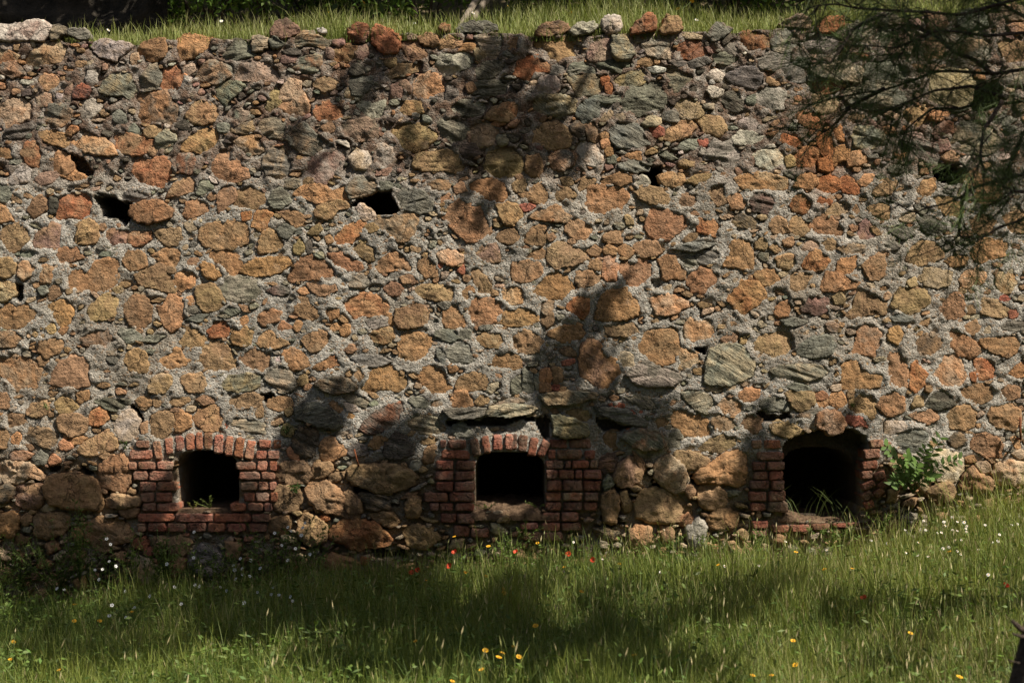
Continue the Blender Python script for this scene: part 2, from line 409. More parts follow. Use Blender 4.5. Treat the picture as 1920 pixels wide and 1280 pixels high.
# ----------------------------------------------------------------------------
# Outlines of the stones: tile origin (photo pixels), then "kind x,y x,y ..." in
# units of 2.5 photo pixels from that origin; converted to metres on the wall.
# ----------------------------------------------------------------------------
STONES = {
(0, 0): """
wp 0,18 16,17 22,15 28,14 33,15 38,19 37,27 33,32 24,31 12,32 -8,31 -8,20;dt 38,20 44,18 50,20 49,26 43,30 38,32 37,27
gw 50,22 54,21 63,21 67,25 68,29 63,31 56,29 50,26;tr -6,37 0,36 8,39 13,42 12,45 5,47 -6,48;b 10,34 16,33 14,39 10,38
to 18,47 22,40 28,37 34,34 44,31 52,36 50,42 44,47 36,47 24,49;wt 67,35 72,30 80,29 92,31 101,34 98,38 90,43 88,47 80,46 70,40
ob 103,36 108,30 118,28 124,29 127,39 125,43 118,47 106,45 103,41;ob 132,29 140,25 152,26 161,28 158,36 152,40 146,44 136,46 132,38
dg 166,42 171,34 177,30 184,32 191,42 180,44 170,45;b 58,47 64,44 64,48 58,51;b 57,36 64,36 64,40 58,40;gm 0,50 4,48 12,47 18,54 10,59 6,57 0,54
yo 30,60 34,56 43,58 44,66 34,69 30,64;dr 56,66 62,64 68,67 64,74 56,74;pt 49,69 54,62 56,64 52,72;w 64,60 67,54 72,55 72,62 66,64
gy 78,62 86,55 97,56 100,64 100,70 97,75 92,71 84,72 75,69;gt 104,62 112,50 117,48 121,57 118,66 110,67 102,69;or 121,66 124,52 132,48 139,58 137,63 130,67
go 147,56 152,49 158,46 173,50 173,57 162,63 150,60;t 138,52 144,49 146,52 141,56;to 99,42 103,41 103,48 99,48;tr 28,72 34,70 40,72 39,78 30,79
to 0,80 10,75 18,76 24,80 23,88 14,92 6,97 2,90 -4,86;go 32,87 38,79 50,80 54,84 52,91 42,96 33,93;w 63,77 70,75 76,80 72,86 62,90
og 101,71 109,69 114,71 124,68 129,74 132,82 132,90 127,93 116,90 108,94 104,88 101,77;yo 144,80 149,75 155,79 163,80 165,86 160,91 150,93 144,92 140,88
gb 162,66 170,62 178,61 184,64 178,70 172,74 170,80 165,74;tg 176,60 181,48 192,47 204,48 210,58 208,61 192,60;gp 170,88 178,83 186,84 188,88 180,92
dy 173,99 178,94 188,91 190,97 184,101;dg 2,104 6,98 22,93 25,96 18,102 8,105;bo 29,104 30,99 40,99 48,101 52,108 48,111 38,107
ot 52,106 58,101 63,98 66,101 76,103 84,110 88,116 80,117 60,112;br 86,102 92,100 104,103 114,105 114,112 104,116 90,115 87,110;b 107,98 112,95 120,96 118,102 112,103
gt 117,114 118,103 124,97 130,101 133,105 124,110;oy 133,108 140,104 152,98 160,98 165,103 162,108 154,115 146,112 140,114;ow 174,106 182,102 192,103 198,112 192,116 184,114
d 132,94 138,91 142,94 140,97 133,96;br 16,115 20,108 30,107 32,116 30,124 22,124;ob 40,122 44,113 52,118 54,126 48,132 40,130
or 101,122 106,118 112,122 118,118 126,119 128,128 127,138 118,140 105,138 100,133;gr 134,116 144,115 145,126 141,130 134,128;ob 158,126 164,113 170,110 176,112 174,118 184,126 187,133 180,136 166,136 158,130
br -3,112 8,110 9,118 -3,119;g 84,84 92,84 95,92 88,92;g 96,98 100,94 105,98 104,101 97,101;g 164,93 171,93 170,99 164,98
""",
(480, 0): """
pd 10,23 14,16 19,14 24,13 29,17 34,24 26,29 20,30 10,27;gt -4,28 0,26 5,26 10,30 10,36 4,39 -3,40;g 9,30 14,27 20,31 22,34 16,38 10,36
go 27,32 34,24 42,22 46,26 54,30 56,36 50,37 40,34 30,36;w 44,21 50,20 54,23 52,26 46,25;dr 68,21 74,17 82,17 86,20 85,28 82,32 74,33 68,28
ro 85,22 90,18 96,20 106,24 110,30 108,36 104,41 96,41 90,36 85,30;pb 58,30 66,28 68,33 62,36 57,33;p 53,36 58,38 57,44 53,43;br 58,38 66,34 75,35 76,42 70,46 60,45
pt 75,37 82,34 83,40 80,44 76,43;bp 110,34 114,31 120,31 124,36 128,42 114,45 112,40;t 112,27 120,25 122,29 113,31;br 120,28 128,24 136,26 139,33 130,36 122,33
by 138,31 146,27 154,29 154,34 146,37 138,36;br 136,20 140,16 146,18 146,24 138,24;gd 148,22 154,17 162,15 172,15 182,19 182,22 170,26 160,24 152,25
gt 164,28 174,25 184,26 186,34 182,42 176,44 170,36;o 154,34 164,33 162,37 155,37;yg 163,36 168,36 173,44 166,47;bp 189,32 196,28 197,38 190,37
wg 135,46 140,40 150,39 158,40 164,43 160,50 150,54 142,56 136,52;yb 96,46 104,44 105,49 98,49;bg 92,57 100,54 108,49 124,47 124,52 112,56 100,59
d 70,52 76,48 82,51 80,55 72,56;gr 26,52 34,44 44,42 48,42 47,54 36,54;p 20,42 30,43 28,47 19,47;d 20,38 32,38 33,41 22,40;gd 165,52 170,47 182,46 186,50 180,56 166,60
yo 43,60 52,57 58,58 61,62 56,67 50,69 44,64;gd 70,58 80,55 87,58 86,66 78,72 72,70;to 66,72 70,66 76,72 72,74;ot 118,66 122,58 130,55 138,57 139,68 132,72 122,74 118,70
pd 106,62 112,60 117,66 115,69 108,64;p 101,66 106,62 112,67 110,72 102,72;gd 142,70 146,64 150,66 151,72 146,77 142,74;gd 162,70 166,62 178,61 187,64 186,70 174,71
b 158,64 162,62 164,66 160,69;to 16,75 21,65 25,58 33,61 34,68 38,74 40,84 34,87 28,86 20,85;yt 9,70 14,64 19,68 17,78 10,84 7,80 10,76
or 43,86 46,78 54,77 64,80 66,87 58,90 46,90;wg 75,78 80,76 88,78 96,74 97,88 90,90 82,88;oy 107,83 113,76 122,77 125,84 116,85;gt 0,94 6,90 14,89 22,92 23,98 20,104 8,102 3,98
gb 22,104 28,96 36,92 44,100 52,104 58,108 60,111 50,114 38,116 28,110;b 48,96 56,91 58,97 52,99;pd 62,92 72,91 80,89 88,91 92,103 84,105 76,105 66,98
yo 99,98 104,94 112,92 114,90 120,93 126,92 130,98 136,102 128,110 120,114 110,111 104,102;gd 134,94 140,90 148,87 156,93 160,99 158,106 148,107 138,102
dw 144,80 152,76 164,75 172,80 170,85 158,87 148,84;tb 160,104 159,98 164,92 174,93 182,97 182,104 174,109 164,110;br 172,88 178,81 190,77 198,78 196,88 186,90 176,90
gy 5,124 10,112 18,110 24,114 26,120 24,130 16,136 8,132;pw 38,120 46,118 60,113 65,114 64,124 58,130 52,139 44,137 36,133;wy 70,118 76,112 84,115 88,120 84,126 74,127
wb 88,112 94,108 102,112 104,122 96,126 90,122;by 117,122 122,115 136,114 148,113 154,120 158,126 154,130 140,128 128,128 118,126;d 153,112 158,108 168,108 172,112 166,117 156,118
yb 172,126 174,114 182,109 192,112 200,120 200,128 190,134 178,132;tg 182,102 188,101 188,108 182,108
""",
(960, 0): """
bd 16,24 22,17 34,15 42,18 44,23 36,26 24,28 18,28;gw 42,23 48,17 56,16 62,15 65,19 62,24 52,27 44,27;wb 66,16 72,11 81,11 84,20 80,24 72,27 68,24
rb 88,22 94,15 100,10 106,9 109,14 109,23 100,25 88,27;by 110,22 116,10 124,12 128,14 128,22 122,26 112,27;by 13,37 18,32 30,28 40,28 48,31 54,36 52,42 42,44 32,46 20,43
pt 57,46 57,32 62,27 72,28 76,34 76,44 66,46;gy 75,28 84,27 88,34 92,40 88,43 78,46 76,40;gt 98,33 100,26 108,25 119,28 120,36 118,44 108,44 102,40;t 127,26 134,24 144,27 142,30 130,30
rp 125,34 128,31 138,31 145,36 144,43 130,44 126,40;gp 145,26 152,18 158,17 166,22 162,26 156,30 150,33;rb 170,28 176,24 188,27 196,32 184,38 178,40 172,34
g 156,40 160,34 168,33 170,40 162,42;g 151,42 160,40 169,44 164,48 154,47;gs 181,42 192,41 210,41 209,48 198,52 188,52;rb 5,46 12,42 20,42 28,50 26,54 18,54 12,60 2,56
gw 41,54 46,48 56,47 63,53 62,56 52,54 44,58;bg 41,58 46,55 58,55 66,60 68,69 58,70 50,73 46,66;g 29,50 40,48 42,52 36,56 29,56;gd 63,48 74,46 90,46 90,50 80,54 66,53
b 94,46 104,43 108,47 102,49 94,48;gt 117,46 130,44 130,48 124,50;g 132,47 146,43 148,47 140,50 134,51;w 102,51 114,51 114,54 106,54;yg 76,60 80,55 96,51 101,54 98,62 90,65 80,65
gt 116,50 126,53 134,56 137,59 128,66 122,69 118,62;gs 160,57 168,52 180,50 188,56 186,64 176,68 168,66;w 146,56 152,53 160,57 158,61 148,58;wp 18,66 24,58 34,58 36,66 30,71 20,69
r 67,58 71,55 72,62 69,64;r 70,64 74,63 74,70 71,70;gs 58,75 62,72 82,72 82,76 68,77;gd 82,78 88,66 98,61 112,62 116,74 113,80 104,84 94,86 82,83;gy 16,76 24,70 36,72 48,74 47,84 36,86 24,86 17,82
gs 49,78 54,75 68,77 69,80 60,90 54,92 50,86;t 66,90 74,83 77,84 70,92;tg 78,87 82,85 86,88 82,91;gs 114,85 120,83 127,88 125,91 114,90;yt 121,80 126,74 134,74 140,78 145,84 138,88 128,89
dg 157,74 164,69 170,70 175,80 168,84 162,80;wg 184,70 190,66 200,66 205,72 204,82 192,82 185,78;g 176,74 182,72 182,80 176,80;tg 98,92 106,87 112,90 108,94 100,94
gs 75,106 74,98 78,91 92,92 98,98 103,108 90,111 80,110;k 103,96 110,95 114,97 113,102 106,102;by 114,104 116,97 124,92 134,90 138,96 132,102 118,106;yb 139,88 148,87 158,90 161,98 154,102 144,98
to 54,94 60,92 65,100 66,106 58,104;wo 49,108 52,105 62,110 68,118 66,124 56,123 50,114;o 70,110 74,110 75,116 71,117;o 67,106 72,105 72,110 68,111;o 67,101 71,100 72,104 68,104
yb 14,108 16,98 24,92 36,92 44,102 44,110 30,112 20,108;db 44,96 48,91 54,94 53,102 48,104;wg 164,104 172,98 182,100 190,102 188,106 178,108 168,109;wg 170,92 176,88 184,92 186,98 174,97
gw 144,120 148,110 152,104 158,108 164,106 170,112 172,120 166,124 162,128 154,120;g 126,108 140,104 143,108 136,112 127,113;k 140,105 146,105 146,109 141,110;by 11,118 20,116 22,124 20,132 12,131 10,124
go 28,118 34,114 44,113 48,116 46,124 36,128 28,126;g 72,118 77,117 78,122 73,122;gs 80,124 90,120 102,124 102,128 84,128;o 0,122 5,121 6,128 2,131 -2,130;wo 182,116 192,112 204,114 206,122 196,127 184,124
""",
(1440, 0): """
gy 8,18 14,14 24,10 31,12 34,16 32,22 22,22 14,20;ro 36,22 40,15 48,11 58,12 58,18 50,25 40,25;gt 4,38 4,30 12,22 18,24 22,32 18,38 10,40;gw 28,36 30,28 38,26 52,27 53,36 46,40 32,40
g 20,42 32,46 30,50 20,48;gs 10,52 18,47 26,54 29,60 22,62 14,61;gt 33,54 40,49 56,48 70,50 70,58 68,62 54,60 40,58;gd 72,58 74,48 88,46 104,50 108,58 96,60 80,60
g 31,57 38,57 38,60 31,60;rp 33,62 42,61 54,62 56,66 48,70 40,70 34,66;tb 34,72 44,70 52,76 50,84 40,84 34,78;gt 56,72 62,66 68,66 76,62 86,62 96,64 104,76 100,80 84,80 70,83 62,78
ty 120,66 122,56 132,52 148,52 154,62 152,74 146,80 130,80 122,76;pt 90,34 96,28 106,26 112,30 106,38 94,40;p 106,14 114,14 116,20 106,20;po 180,20 190,18 192,24 186,26
rb 18,84 30,84 38,88 42,94 36,98 24,92;yo 102,84 108,80 118,82 122,92 112,94 102,88;o 120,86 128,82 136,84 134,88 124,90;by 58,88 64,84 72,86 70,90 62,92;pr 122,94 128,90 138,92 140,98 136,101 126,100
r 136,94 146,90 146,96 140,98;gt 137,108 138,98 146,92 156,90 166,94 172,100 176,108 168,115 156,116 140,113;gy 62,100 66,95 76,96 84,98 89,104 82,108 74,112 66,110;p 70,94 78,90 86,98 80,98
o 86,96 94,96 96,100 88,100;gp 100,106 108,99 116,102 118,108 126,108 130,120 130,126 120,122 112,116;p 126,108 134,104 136,112 128,114;rd 38,100 48,100 50,112 44,118 38,110
or 48,96 56,94 57,106 50,104;or 19,116 24,112 36,112 40,118 34,124 22,124;o 48,120 54,109 60,112 60,118 50,122;ob 60,122 62,114 70,114 74,120 68,124 60,125;o 96,118 103,115 104,118 98,121
r 38,120 46,118 48,128 38,128;g 90,126 98,124 106,128 92,130;b 131,118 138,114 144,118 140,121 132,120;w 145,119 152,118 156,122 150,124;g 164,88 176,86 186,90 178,94 166,92
gy 184,76 192,72 196,80 188,84;y 14,118 18,117 20,124 14,124;rb 10,100 24,106 22,110 10,106;gb 60,20 70,16 78,22 76,32 66,34;gt 80,10 92,8 100,14 96,22 84,20
bp 116,32 126,28 134,34 132,44 120,44;gd 140,12 152,6 164,10 166,20 152,24 142,20;gb 140,32 152,28 166,32 168,44 154,48 142,44;by 172,32 184,30 194,36 192,46 178,48;gt 170,52 184,50 196,56 192,64 176,64
gd 82,26 90,24 92,34 84,36;bp 118,10 130,8 136,16 132,24 120,22;to 172,6 184,2 196,6 194,16 180,16
""",
(0, 320): """
wb 8,10 10,0 20,-3 24,2 22,7 14,10;g -3,12 6,13 8,20 4,23 -3,23;o 44,0 56,0 64,4 62,8 52,6 46,4;ro 42,36 45,22 56,17 66,18 69,26 69,34 56,35;b 22,30 24,24 30,19 34,22 35,30 30,34 25,36
ob -3,23 6,30 11,38 -3,39;d 38,20 43,21 42,32 38,32;bo 96,32 100,26 108,23 120,23 129,29 128,35 118,38 104,39;by 126,17 132,9 140,6 145,8 145,15 134,18 126,20;bo 137,32 141,24 150,21 157,26 158,31 148,33 140,36
gw 147,18 150,9 156,8 160,14 152,18;b 156,20 160,16 161,21 158,22;b 163,26 164,16 170,12 176,14 176,20 170,28 164,33;by 172,26 178,16 186,13 194,14 200,22 192,29 180,29;g 90,20 100,14 112,19 104,22 92,22
by 2,46 4,41 14,40 22,45 22,52 14,60 8,62 2,54;pb 25,54 28,47 36,44 38,39 45,41 46,52 44,58 34,59 26,58;by 57,52 59,40 66,36 74,40 74,50 68,55 58,55;bp 78,48 82,44 96,44 100,50 94,55 82,55
br 94,54 99,46 113,46 112,52 104,57;b 116,46 122,44 135,43 136,50 132,56 126,57 118,51;bo 149,50 150,44 156,40 170,38 182,37 186,46 185,54 174,59 160,59 152,56;t 138,40 144,38 147,43 142,46
rb 181,32 188,31 188,36 182,38;bo 42,62 46,57 56,57 60,62 63,65 54,68 46,70 43,66;g 10,63 14,61 28,61 32,63 20,65;b -3,67 8,66 12,70 10,78 6,80 -3,78;to 14,78 15,70 20,67 28,73 24,78 18,82
ot 29,80 32,72 36,70 39,74 37,84 30,84;g 74,64 78,61 92,62 84,64;ob 49,80 54,75 60,73 64,76 72,68 84,65 90,69 88,76 86,86 78,90 60,90 50,88;bo 92,66 96,61 104,60 109,64 110,71 98,76 93,72
bo 113,64 122,59 134,59 135,66 133,73 122,69;by 139,68 144,65 152,67 144,71 141,71;ob 155,64 160,60 172,58 178,64 184,75 184,78 174,80 166,72;o 149,70 154,69 166,77 164,80 156,81;o 187,77 191,69 196,72 194,79
by 101,78 108,75 120,69 126,76 131,84 130,92 118,89 104,86;oy 130,82 134,76 144,75 148,80 147,86 136,90 132,88;b 124,72 130,73 131,77 126,76;by 146,92 150,86 158,84 164,90 168,97 166,103 152,106 148,100
gw 164,88 170,80 182,80 192,83 194,92 186,98 174,98 168,94;to -3,84 6,82 11,86 11,94 4,98 -3,97;tr 12,94 16,88 24,88 27,91 18,96 12,97;gw 28,88 34,87 36,91 32,93;y 84,89 90,87 92,90 88,92
b 36,90 42,86 46,92 38,97;by 66,107 68,102 78,93 86,92 88,98 86,108 78,112 68,113;bo 92,104 94,100 102,93 110,96 114,104 113,114 106,118 97,116 94,110;ob 117,101 122,102 126,94 132,92 138,98 136,104 137,112 128,122 124,118
ob 36,102 42,98 50,98 55,106 52,114 46,117 40,110;ob -3,102 8,100 12,104 20,100 22,104 29,105 26,112 14,118 4,118 -3,116;o 140,96 144,95 146,99 142,101;g 140,104 146,101 148,106 142,107;g 138,112 150,108 156,108 150,113
y 34,118 40,115 42,120 38,122;o 44,120 51,117 47,123;o 29,124 34,122 42,122 46,128 38,131 30,130;bg 60,126 70,119 80,119 88,128 78,132 64,131;gw 89,122 92,119 102,120 106,126 96,130;bo 134,128 140,116 148,118 155,127 150,132 136,132
ro 154,120 160,114 168,113 172,119 170,124 160,126;oy 172,126 176,120 180,121 184,117 190,122 188,130 176,131;g 104,128 112,124 124,124 116,128;o 180,112 184,109 186,113 182,116;bg -3,122 10,121 16,126 10,132 -3,132
g 166,105 174,104 182,105 174,108;p 46,0 40,8 30,12 26,6 34,2
""",
(480, 320): """
o 0,66 8,66 24,64 26,70 18,76 4,79 -4,79 -12,76 -8,70;or 0,32 6,30 12,32 12,38 4,45 -4,42;gd 9,24 12,16 18,14 24,18 26,24 20,28 12,28;gy 21,8 28,6 34,10 28,14 22,12;b 34,9 40,6 46,9 44,11 36,11
ob 27,18 34,11 48,11 56,15 66,12 70,22 60,22 46,24;by 44,30 48,26 60,23 70,24 70,28 60,30 58,35 52,37 45,34;gb 67,14 72,8 80,5 90,7 92,14 80,18 70,21;g 93,8 102,10 103,13 93,14
gs 103,17 112,13 124,15 132,22 134,30 126,32 114,30 108,28;tw 76,28 80,25 88,32 90,36 82,38 78,34;b 17,32 24,31 32,31 38,40 30,42 24,38;g 16,44 22,40 30,44 24,51 18,50;g 29,45 34,43 34,47 30,48
bo 2,58 4,48 10,43 16,48 22,56 14,60 2,62;b 38,48 46,40 50,44 46,48;or 59,52 60,47 68,42 78,37 83,41 76,48 72,54 62,57;o 52,50 55,48 58,53 54,55;bg 88,38 92,35 108,34 118,33 122,38 118,46 116,53 106,53 98,46 92,44
b 82,42 88,40 92,44 86,47;bo 136,34 144,32 146,24 154,22 160,26 168,26 172,34 177,46 170,52 158,54 150,46 144,38;bg 130,10 138,6 146,10 144,14 132,15;b 138,17 146,18 148,22 138,24;b 149,12 154,8 157,15 150,17
ob 160,11 166,8 176,6 184,10 189,18 184,24 174,22 164,16;bo 181,26 188,24 196,26 200,34 196,38 188,41 183,34;b 180,50 184,46 194,44 198,50 192,55 182,54;pb 164,62 168,57 180,54 183,62 182,69 170,68
to 136,62 144,60 154,63 155,68 148,72 138,68;bo 122,74 122,68 128,65 134,68 136,74 136,80 128,80;k 137,68 140,70 138,73;k 151,75 156,71 156,78;by 160,74 164,72 170,78 176,86 177,93 166,92 164,84;o 158,88 164,86 164,91 158,90
b 71,57 80,55 88,60 88,67 84,68 76,63;o 54,63 60,62 68,62 76,68 80,73 76,76 66,74 58,70;bo 24,80 30,70 32,64 40,63 52,68 60,76 60,80 46,81 34,82 26,84;by 28,60 33,50 36,60 32,63;d 38,54 41,53 42,61 38,62
bo 88,72 96,65 104,61 112,66 118,73 116,77 106,74 96,77 92,76;by 112,77 118,80 122,84 116,85;b 108,80 114,79 116,84 110,84;ob 182,74 190,71 198,72 198,82 190,84 183,80;b 39,84 46,86 52,87 60,85 62,90 56,92 48,94 40,89
gt 69,84 72,78 80,78 85,82 80,88 70,87;gp 8,90 16,86 24,88 24,92 14,93;o 31,90 36,88 40,92 34,93;b 96,88 102,84 110,87 108,94 100,93;by 118,90 124,86 138,86 149,87 149,96 144,99 130,96 122,94;b 152,90 158,90 161,95 158,98
ot 184,90 192,86 200,88 200,98 192,101 184,96;b 28,106 32,100 40,100 46,104 48,110 42,113 34,110;b 32,95 38,95 42,99 34,100;bo 0,110 6,104 12,103 18,106 16,112 6,116;o 50,104 56,102 62,104 60,110 56,113
or 66,98 72,94 80,92 90,94 98,100 98,108 90,109 80,109 74,112 70,106 64,100;o 97,106 102,109 104,116 100,116;by 104,112 106,104 114,103 118,98 124,101 129,106 128,115 118,117 108,118;g 136,100 146,98 147,101 140,104
bo 140,112 142,104 150,102 156,110 158,116 148,119 141,117;ob 158,104 164,94 176,96 184,98 184,106 178,114 166,119 162,114;gs 134,120 140,119 150,120 153,126 142,128 134,124;o 16,118 20,113 26,117 20,120;o 28,118 30,113 36,114 34,119 30,121
o 56,118 62,114 64,118 58,120;o 63,122 66,115 70,116 70,121 66,124;bo 0,128 4,121 10,119 14,124 20,126 26,130 14,133 2,132;bo 34,128 40,121 50,120 55,124 54,130 46,136 38,134;br 84,122 90,120 102,118 104,126 96,130 86,128
ob 106,128 112,123 122,121 132,124 132,130 128,140 120,144 108,141;gw 78,110 88,112 98,109 99,116 88,119;ot 164,126 172,121 184,122 186,128 182,133 170,132;g 152,120 160,120 160,126 154,127;g 168,117 178,115 176,119 168,120
""",
(960, 320): """
ob -10,114 -6,106 8,102 18,106 20,113 12,116 -4,117;ob 57,22 57,12 66,11 78,12 84,14 89,20 82,28 74,31 66,33 57,31 55,26;ob 102,32 103,28 112,28 122,31 131,34 132,41 124,46 118,52 106,51 100,44
b 92,16 96,12 104,12 112,14 119,22 116,25 104,25 96,22;b 67,8 74,4 84,1 91,2 90,9 80,11 70,10;w 90,9 98,4 104,9 96,13;bo 110,4 118,2 128,3 130,8 124,12 114,11;by 130,8 140,3 150,2 148,6 138,10;b 50,12 54,6 60,5 62,9 56,12 51,15
b 36,6 44,5 46,10 40,11;b 0,10 4,7 10,7 13,11 10,16 2,16;b 5,18 14,14 22,9 26,14 29,20 24,26 16,24;by 31,20 36,14 42,13 47,17 46,20 40,22 34,23;k 6,26 12,25 18,27 10,31;ot 12,36 18,31 26,30 30,26 36,28 40,32 44,34 40,39 28,38
by 146,16 150,11 160,10 159,18 160,24 154,27 150,22;ob 161,20 164,17 170,18 175,26 170,30 164,28;dp 178,22 182,17 188,16 196,20 197,28 190,32 182,30;b 124,22 130,18 138,17 139,24 134,28 126,28;ot 166,6 174,3 192,2 206,6 206,14 184,15 172,14
ro 139,34 144,37 152,38 157,42 154,49 148,48 140,45;dy 165,40 168,34 178,34 182,38 181,44 172,43;bo 39,40 46,36 54,38 60,42 61,46 54,52 46,50 41,45;bo 10,48 16,42 26,41 26,50 24,55 16,57 10,53;b 27,50 30,47 32,50 28,53;y 84,34 88,34 91,40 86,40
b 68,52 72,47 80,46 82,54 72,55;b 128,52 134,48 139,47 138,51 130,54;gs 119,59 126,56 140,54 153,54 150,57 138,60 124,60;gs 138,64 144,60 154,62 156,66 146,70 140,68;gw 124,64 130,62 140,69 134,73 128,70;b 91,56 98,53 108,53 112,62 104,64 96,65
bo 69,60 72,56 78,58 78,63 70,63;bo 79,58 88,57 90,62 87,66 80,62;b 56,60 62,56 67,60 64,64 58,63;by 26,68 28,58 36,53 46,57 54,62 57,66 48,70 40,71 34,74;bo 7,65 14,61 20,57 26,62 26,66 16,67;bo 110,68 116,64 122,64 126,74 130,75 130,82 120,80 114,82 112,74
bo 80,70 86,68 92,69 96,66 103,66 106,78 102,82 96,87 88,88 83,80;ot 68,76 70,64 78,64 78,82 72,83 67,80;b 57,70 64,67 67,70 66,75 58,73;bo 48,82 50,76 62,75 66,82 60,86 50,88;ob 14,92 18,86 26,78 34,75 42,80 47,88 42,94 36,97 24,95
bo 0,70 10,68 20,69 23,74 20,80 10,84 0,83;ob 131,84 134,78 142,74 152,76 158,78 154,84 148,88 146,91 136,91;ob 157,72 162,64 164,54 170,50 178,54 180,62 181,74 174,74 166,72;b 182,54 188,50 192,54 190,59 182,58;oy 182,78 188,74 196,75 201,82 196,86 190,86 183,82
or 162,98 168,88 172,83 184,84 190,90 191,96 180,103 172,109 166,102;ot 104,98 106,93 114,92 124,95 132,98 132,102 122,107 108,108;ob 62,110 66,98 70,90 86,88 88,94 93,98 95,108 84,111 70,112;ro 41,104 42,97 50,94 58,95 58,102 53,111 46,108
bg 20,100 24,97 32,98 32,104 26,108 22,106;ot 2,90 2,86 10,84 14,88 12,96 6,99 0,98;b 22,112 30,106 32,112 26,118;by 68,116 76,117 80,115 90,115 95,120 88,124 76,124 70,121;bo 95,130 100,121 112,120 122,119 125,128 124,138 122,144 112,146 104,142 95,136
ot 129,118 134,110 140,114 148,112 152,120 150,126 140,128 130,126;b 156,126 162,122 170,122 168,128 160,130;bo 26,122 34,118 50,114 54,122 50,128 34,128;bo 0,124 6,120 18,121 23,128 20,136 8,137 0,134
""",
(1440, 320): """
ob 20,12 22,5 28,3 36,4 38,10 30,14;rb 36,8 42,4 52,6 54,14 44,17 36,14;ro 52,10 58,4 64,8 70,16 66,19 56,16;o 67,8 72,4 79,3 78,9 70,12;b 77,18 84,9 94,7 96,12 90,18 80,20;o 100,7 108,8 109,11 101,10;ot 110,16 116,8 124,7 125,14 120,20
r 4,3 12,2 11,6 5,6;by 0,18 4,20 10,26 8,29 0,30;rb 17,26 20,20 26,18 32,24 32,30 26,32 18,30;r 36,24 40,20 48,23 46,26;yt 42,28 48,26 60,26 62,30 52,33 43,33;by 74,28 84,25 90,27 90,36 86,37 76,31;bo 124,20 134,20 144,24 146,30 142,36 134,34 126,28
b 0,42 4,36 8,34 14,38 16,46 10,48 2,46;bo 15,38 22,35 28,40 31,45 24,49 17,46;bo 31,42 34,34 44,34 52,38 58,46 56,50 44,49 36,49;pb 67,48 69,40 74,36 78,42 82,51 76,52 68,52;b 76,42 80,43 85,48 82,49;gd 90,46 98,42 108,43 110,48 100,51
b 38,53 46,51 52,55 52,60 44,62;gy 52,58 62,55 72,56 71,62 60,63 54,61;gd 84,56 92,53 100,56 94,60 86,58;by 103,66 108,58 114,53 124,54 131,60 131,66 122,69 112,72 106,70;o 132,68 140,65 150,65 148,70 138,73;ob 152,62 160,52 172,52 182,55 178,64 168,66 160,70 154,66
yo 6,66 14,63 20,62 20,70 16,74 8,73;or 26,68 30,60 38,60 46,67 44,74 34,75 25,73;o 51,74 54,66 60,66 66,64 66,70 60,78 52,76;bo 69,70 76,68 82,62 87,64 87,80 82,82 76,82 72,76;ty 113,82 118,74 128,74 138,76 136,86 124,88 116,86
ot 144,82 148,76 158,72 163,76 162,84 154,87 146,87;ot 172,80 174,77 187,77 186,84 182,92 174,91 171,84;o 0,78 6,76 8,82 4,86 0,87;b 17,78 26,77 32,80 28,88 20,90 17,88;ob 38,88 44,76 54,78 64,83 70,84 64,88 50,90 40,91;y 104,84 110,80 111,86 106,87
by 57,108 64,102 68,92 72,90 80,92 88,98 87,108 78,107 68,110 62,112;by 91,102 96,92 100,87 108,90 116,89 122,96 118,102 110,106 106,108 94,103;b 128,106 132,98 136,92 140,90 147,96 148,106 146,110 134,111;by 159,100 162,95 168,96 176,99 182,106 178,110 168,110 160,106
pd 26,104 30,97 36,94 44,96 44,106 36,108 28,106;y 48,94 54,92 58,96 56,100 50,100;o 4,106 10,99 14,98 17,102 14,108 8,110;k 173,94 182,95 182,97 174,97;k 182,106 185,103 188,104 186,110 182,110;gs 92,110 98,107 108,110 106,113 94,113
b 149,102 154,99 156,106 150,107;ot 86,94 90,91 92,94 88,97;gb 42,115 48,113 53,116 51,120 46,120;gd 10,112 20,111 30,113 24,116 12,116;ot 66,128 67,119 72,115 80,117 85,122 83,131 79,139 70,138 60,138;o 89,124 92,118 98,117 102,122 100,130 92,128
bo 148,116 156,112 160,118 154,124 148,120;bd 110,128 114,124 126,125 132,128 128,134 124,138 112,136;ob 136,132 138,120 146,121 154,128 159,132 156,138 152,141 142,137;ob 160,126 172,126 186,125 190,130 188,136 180,140 168,136 160,130;gd 174,118 180,114 192,112 198,116 190,120
gs 112,36 122,34 132,40 128,48 116,46;bo 150,36 162,32 172,38 168,48 154,46;bo 176,34 188,30 196,36 194,46 180,46;ot 156,12 164,6 174,10 176,20 164,26 156,22;ob 146,2 156,-2 160,8 150,14
""",
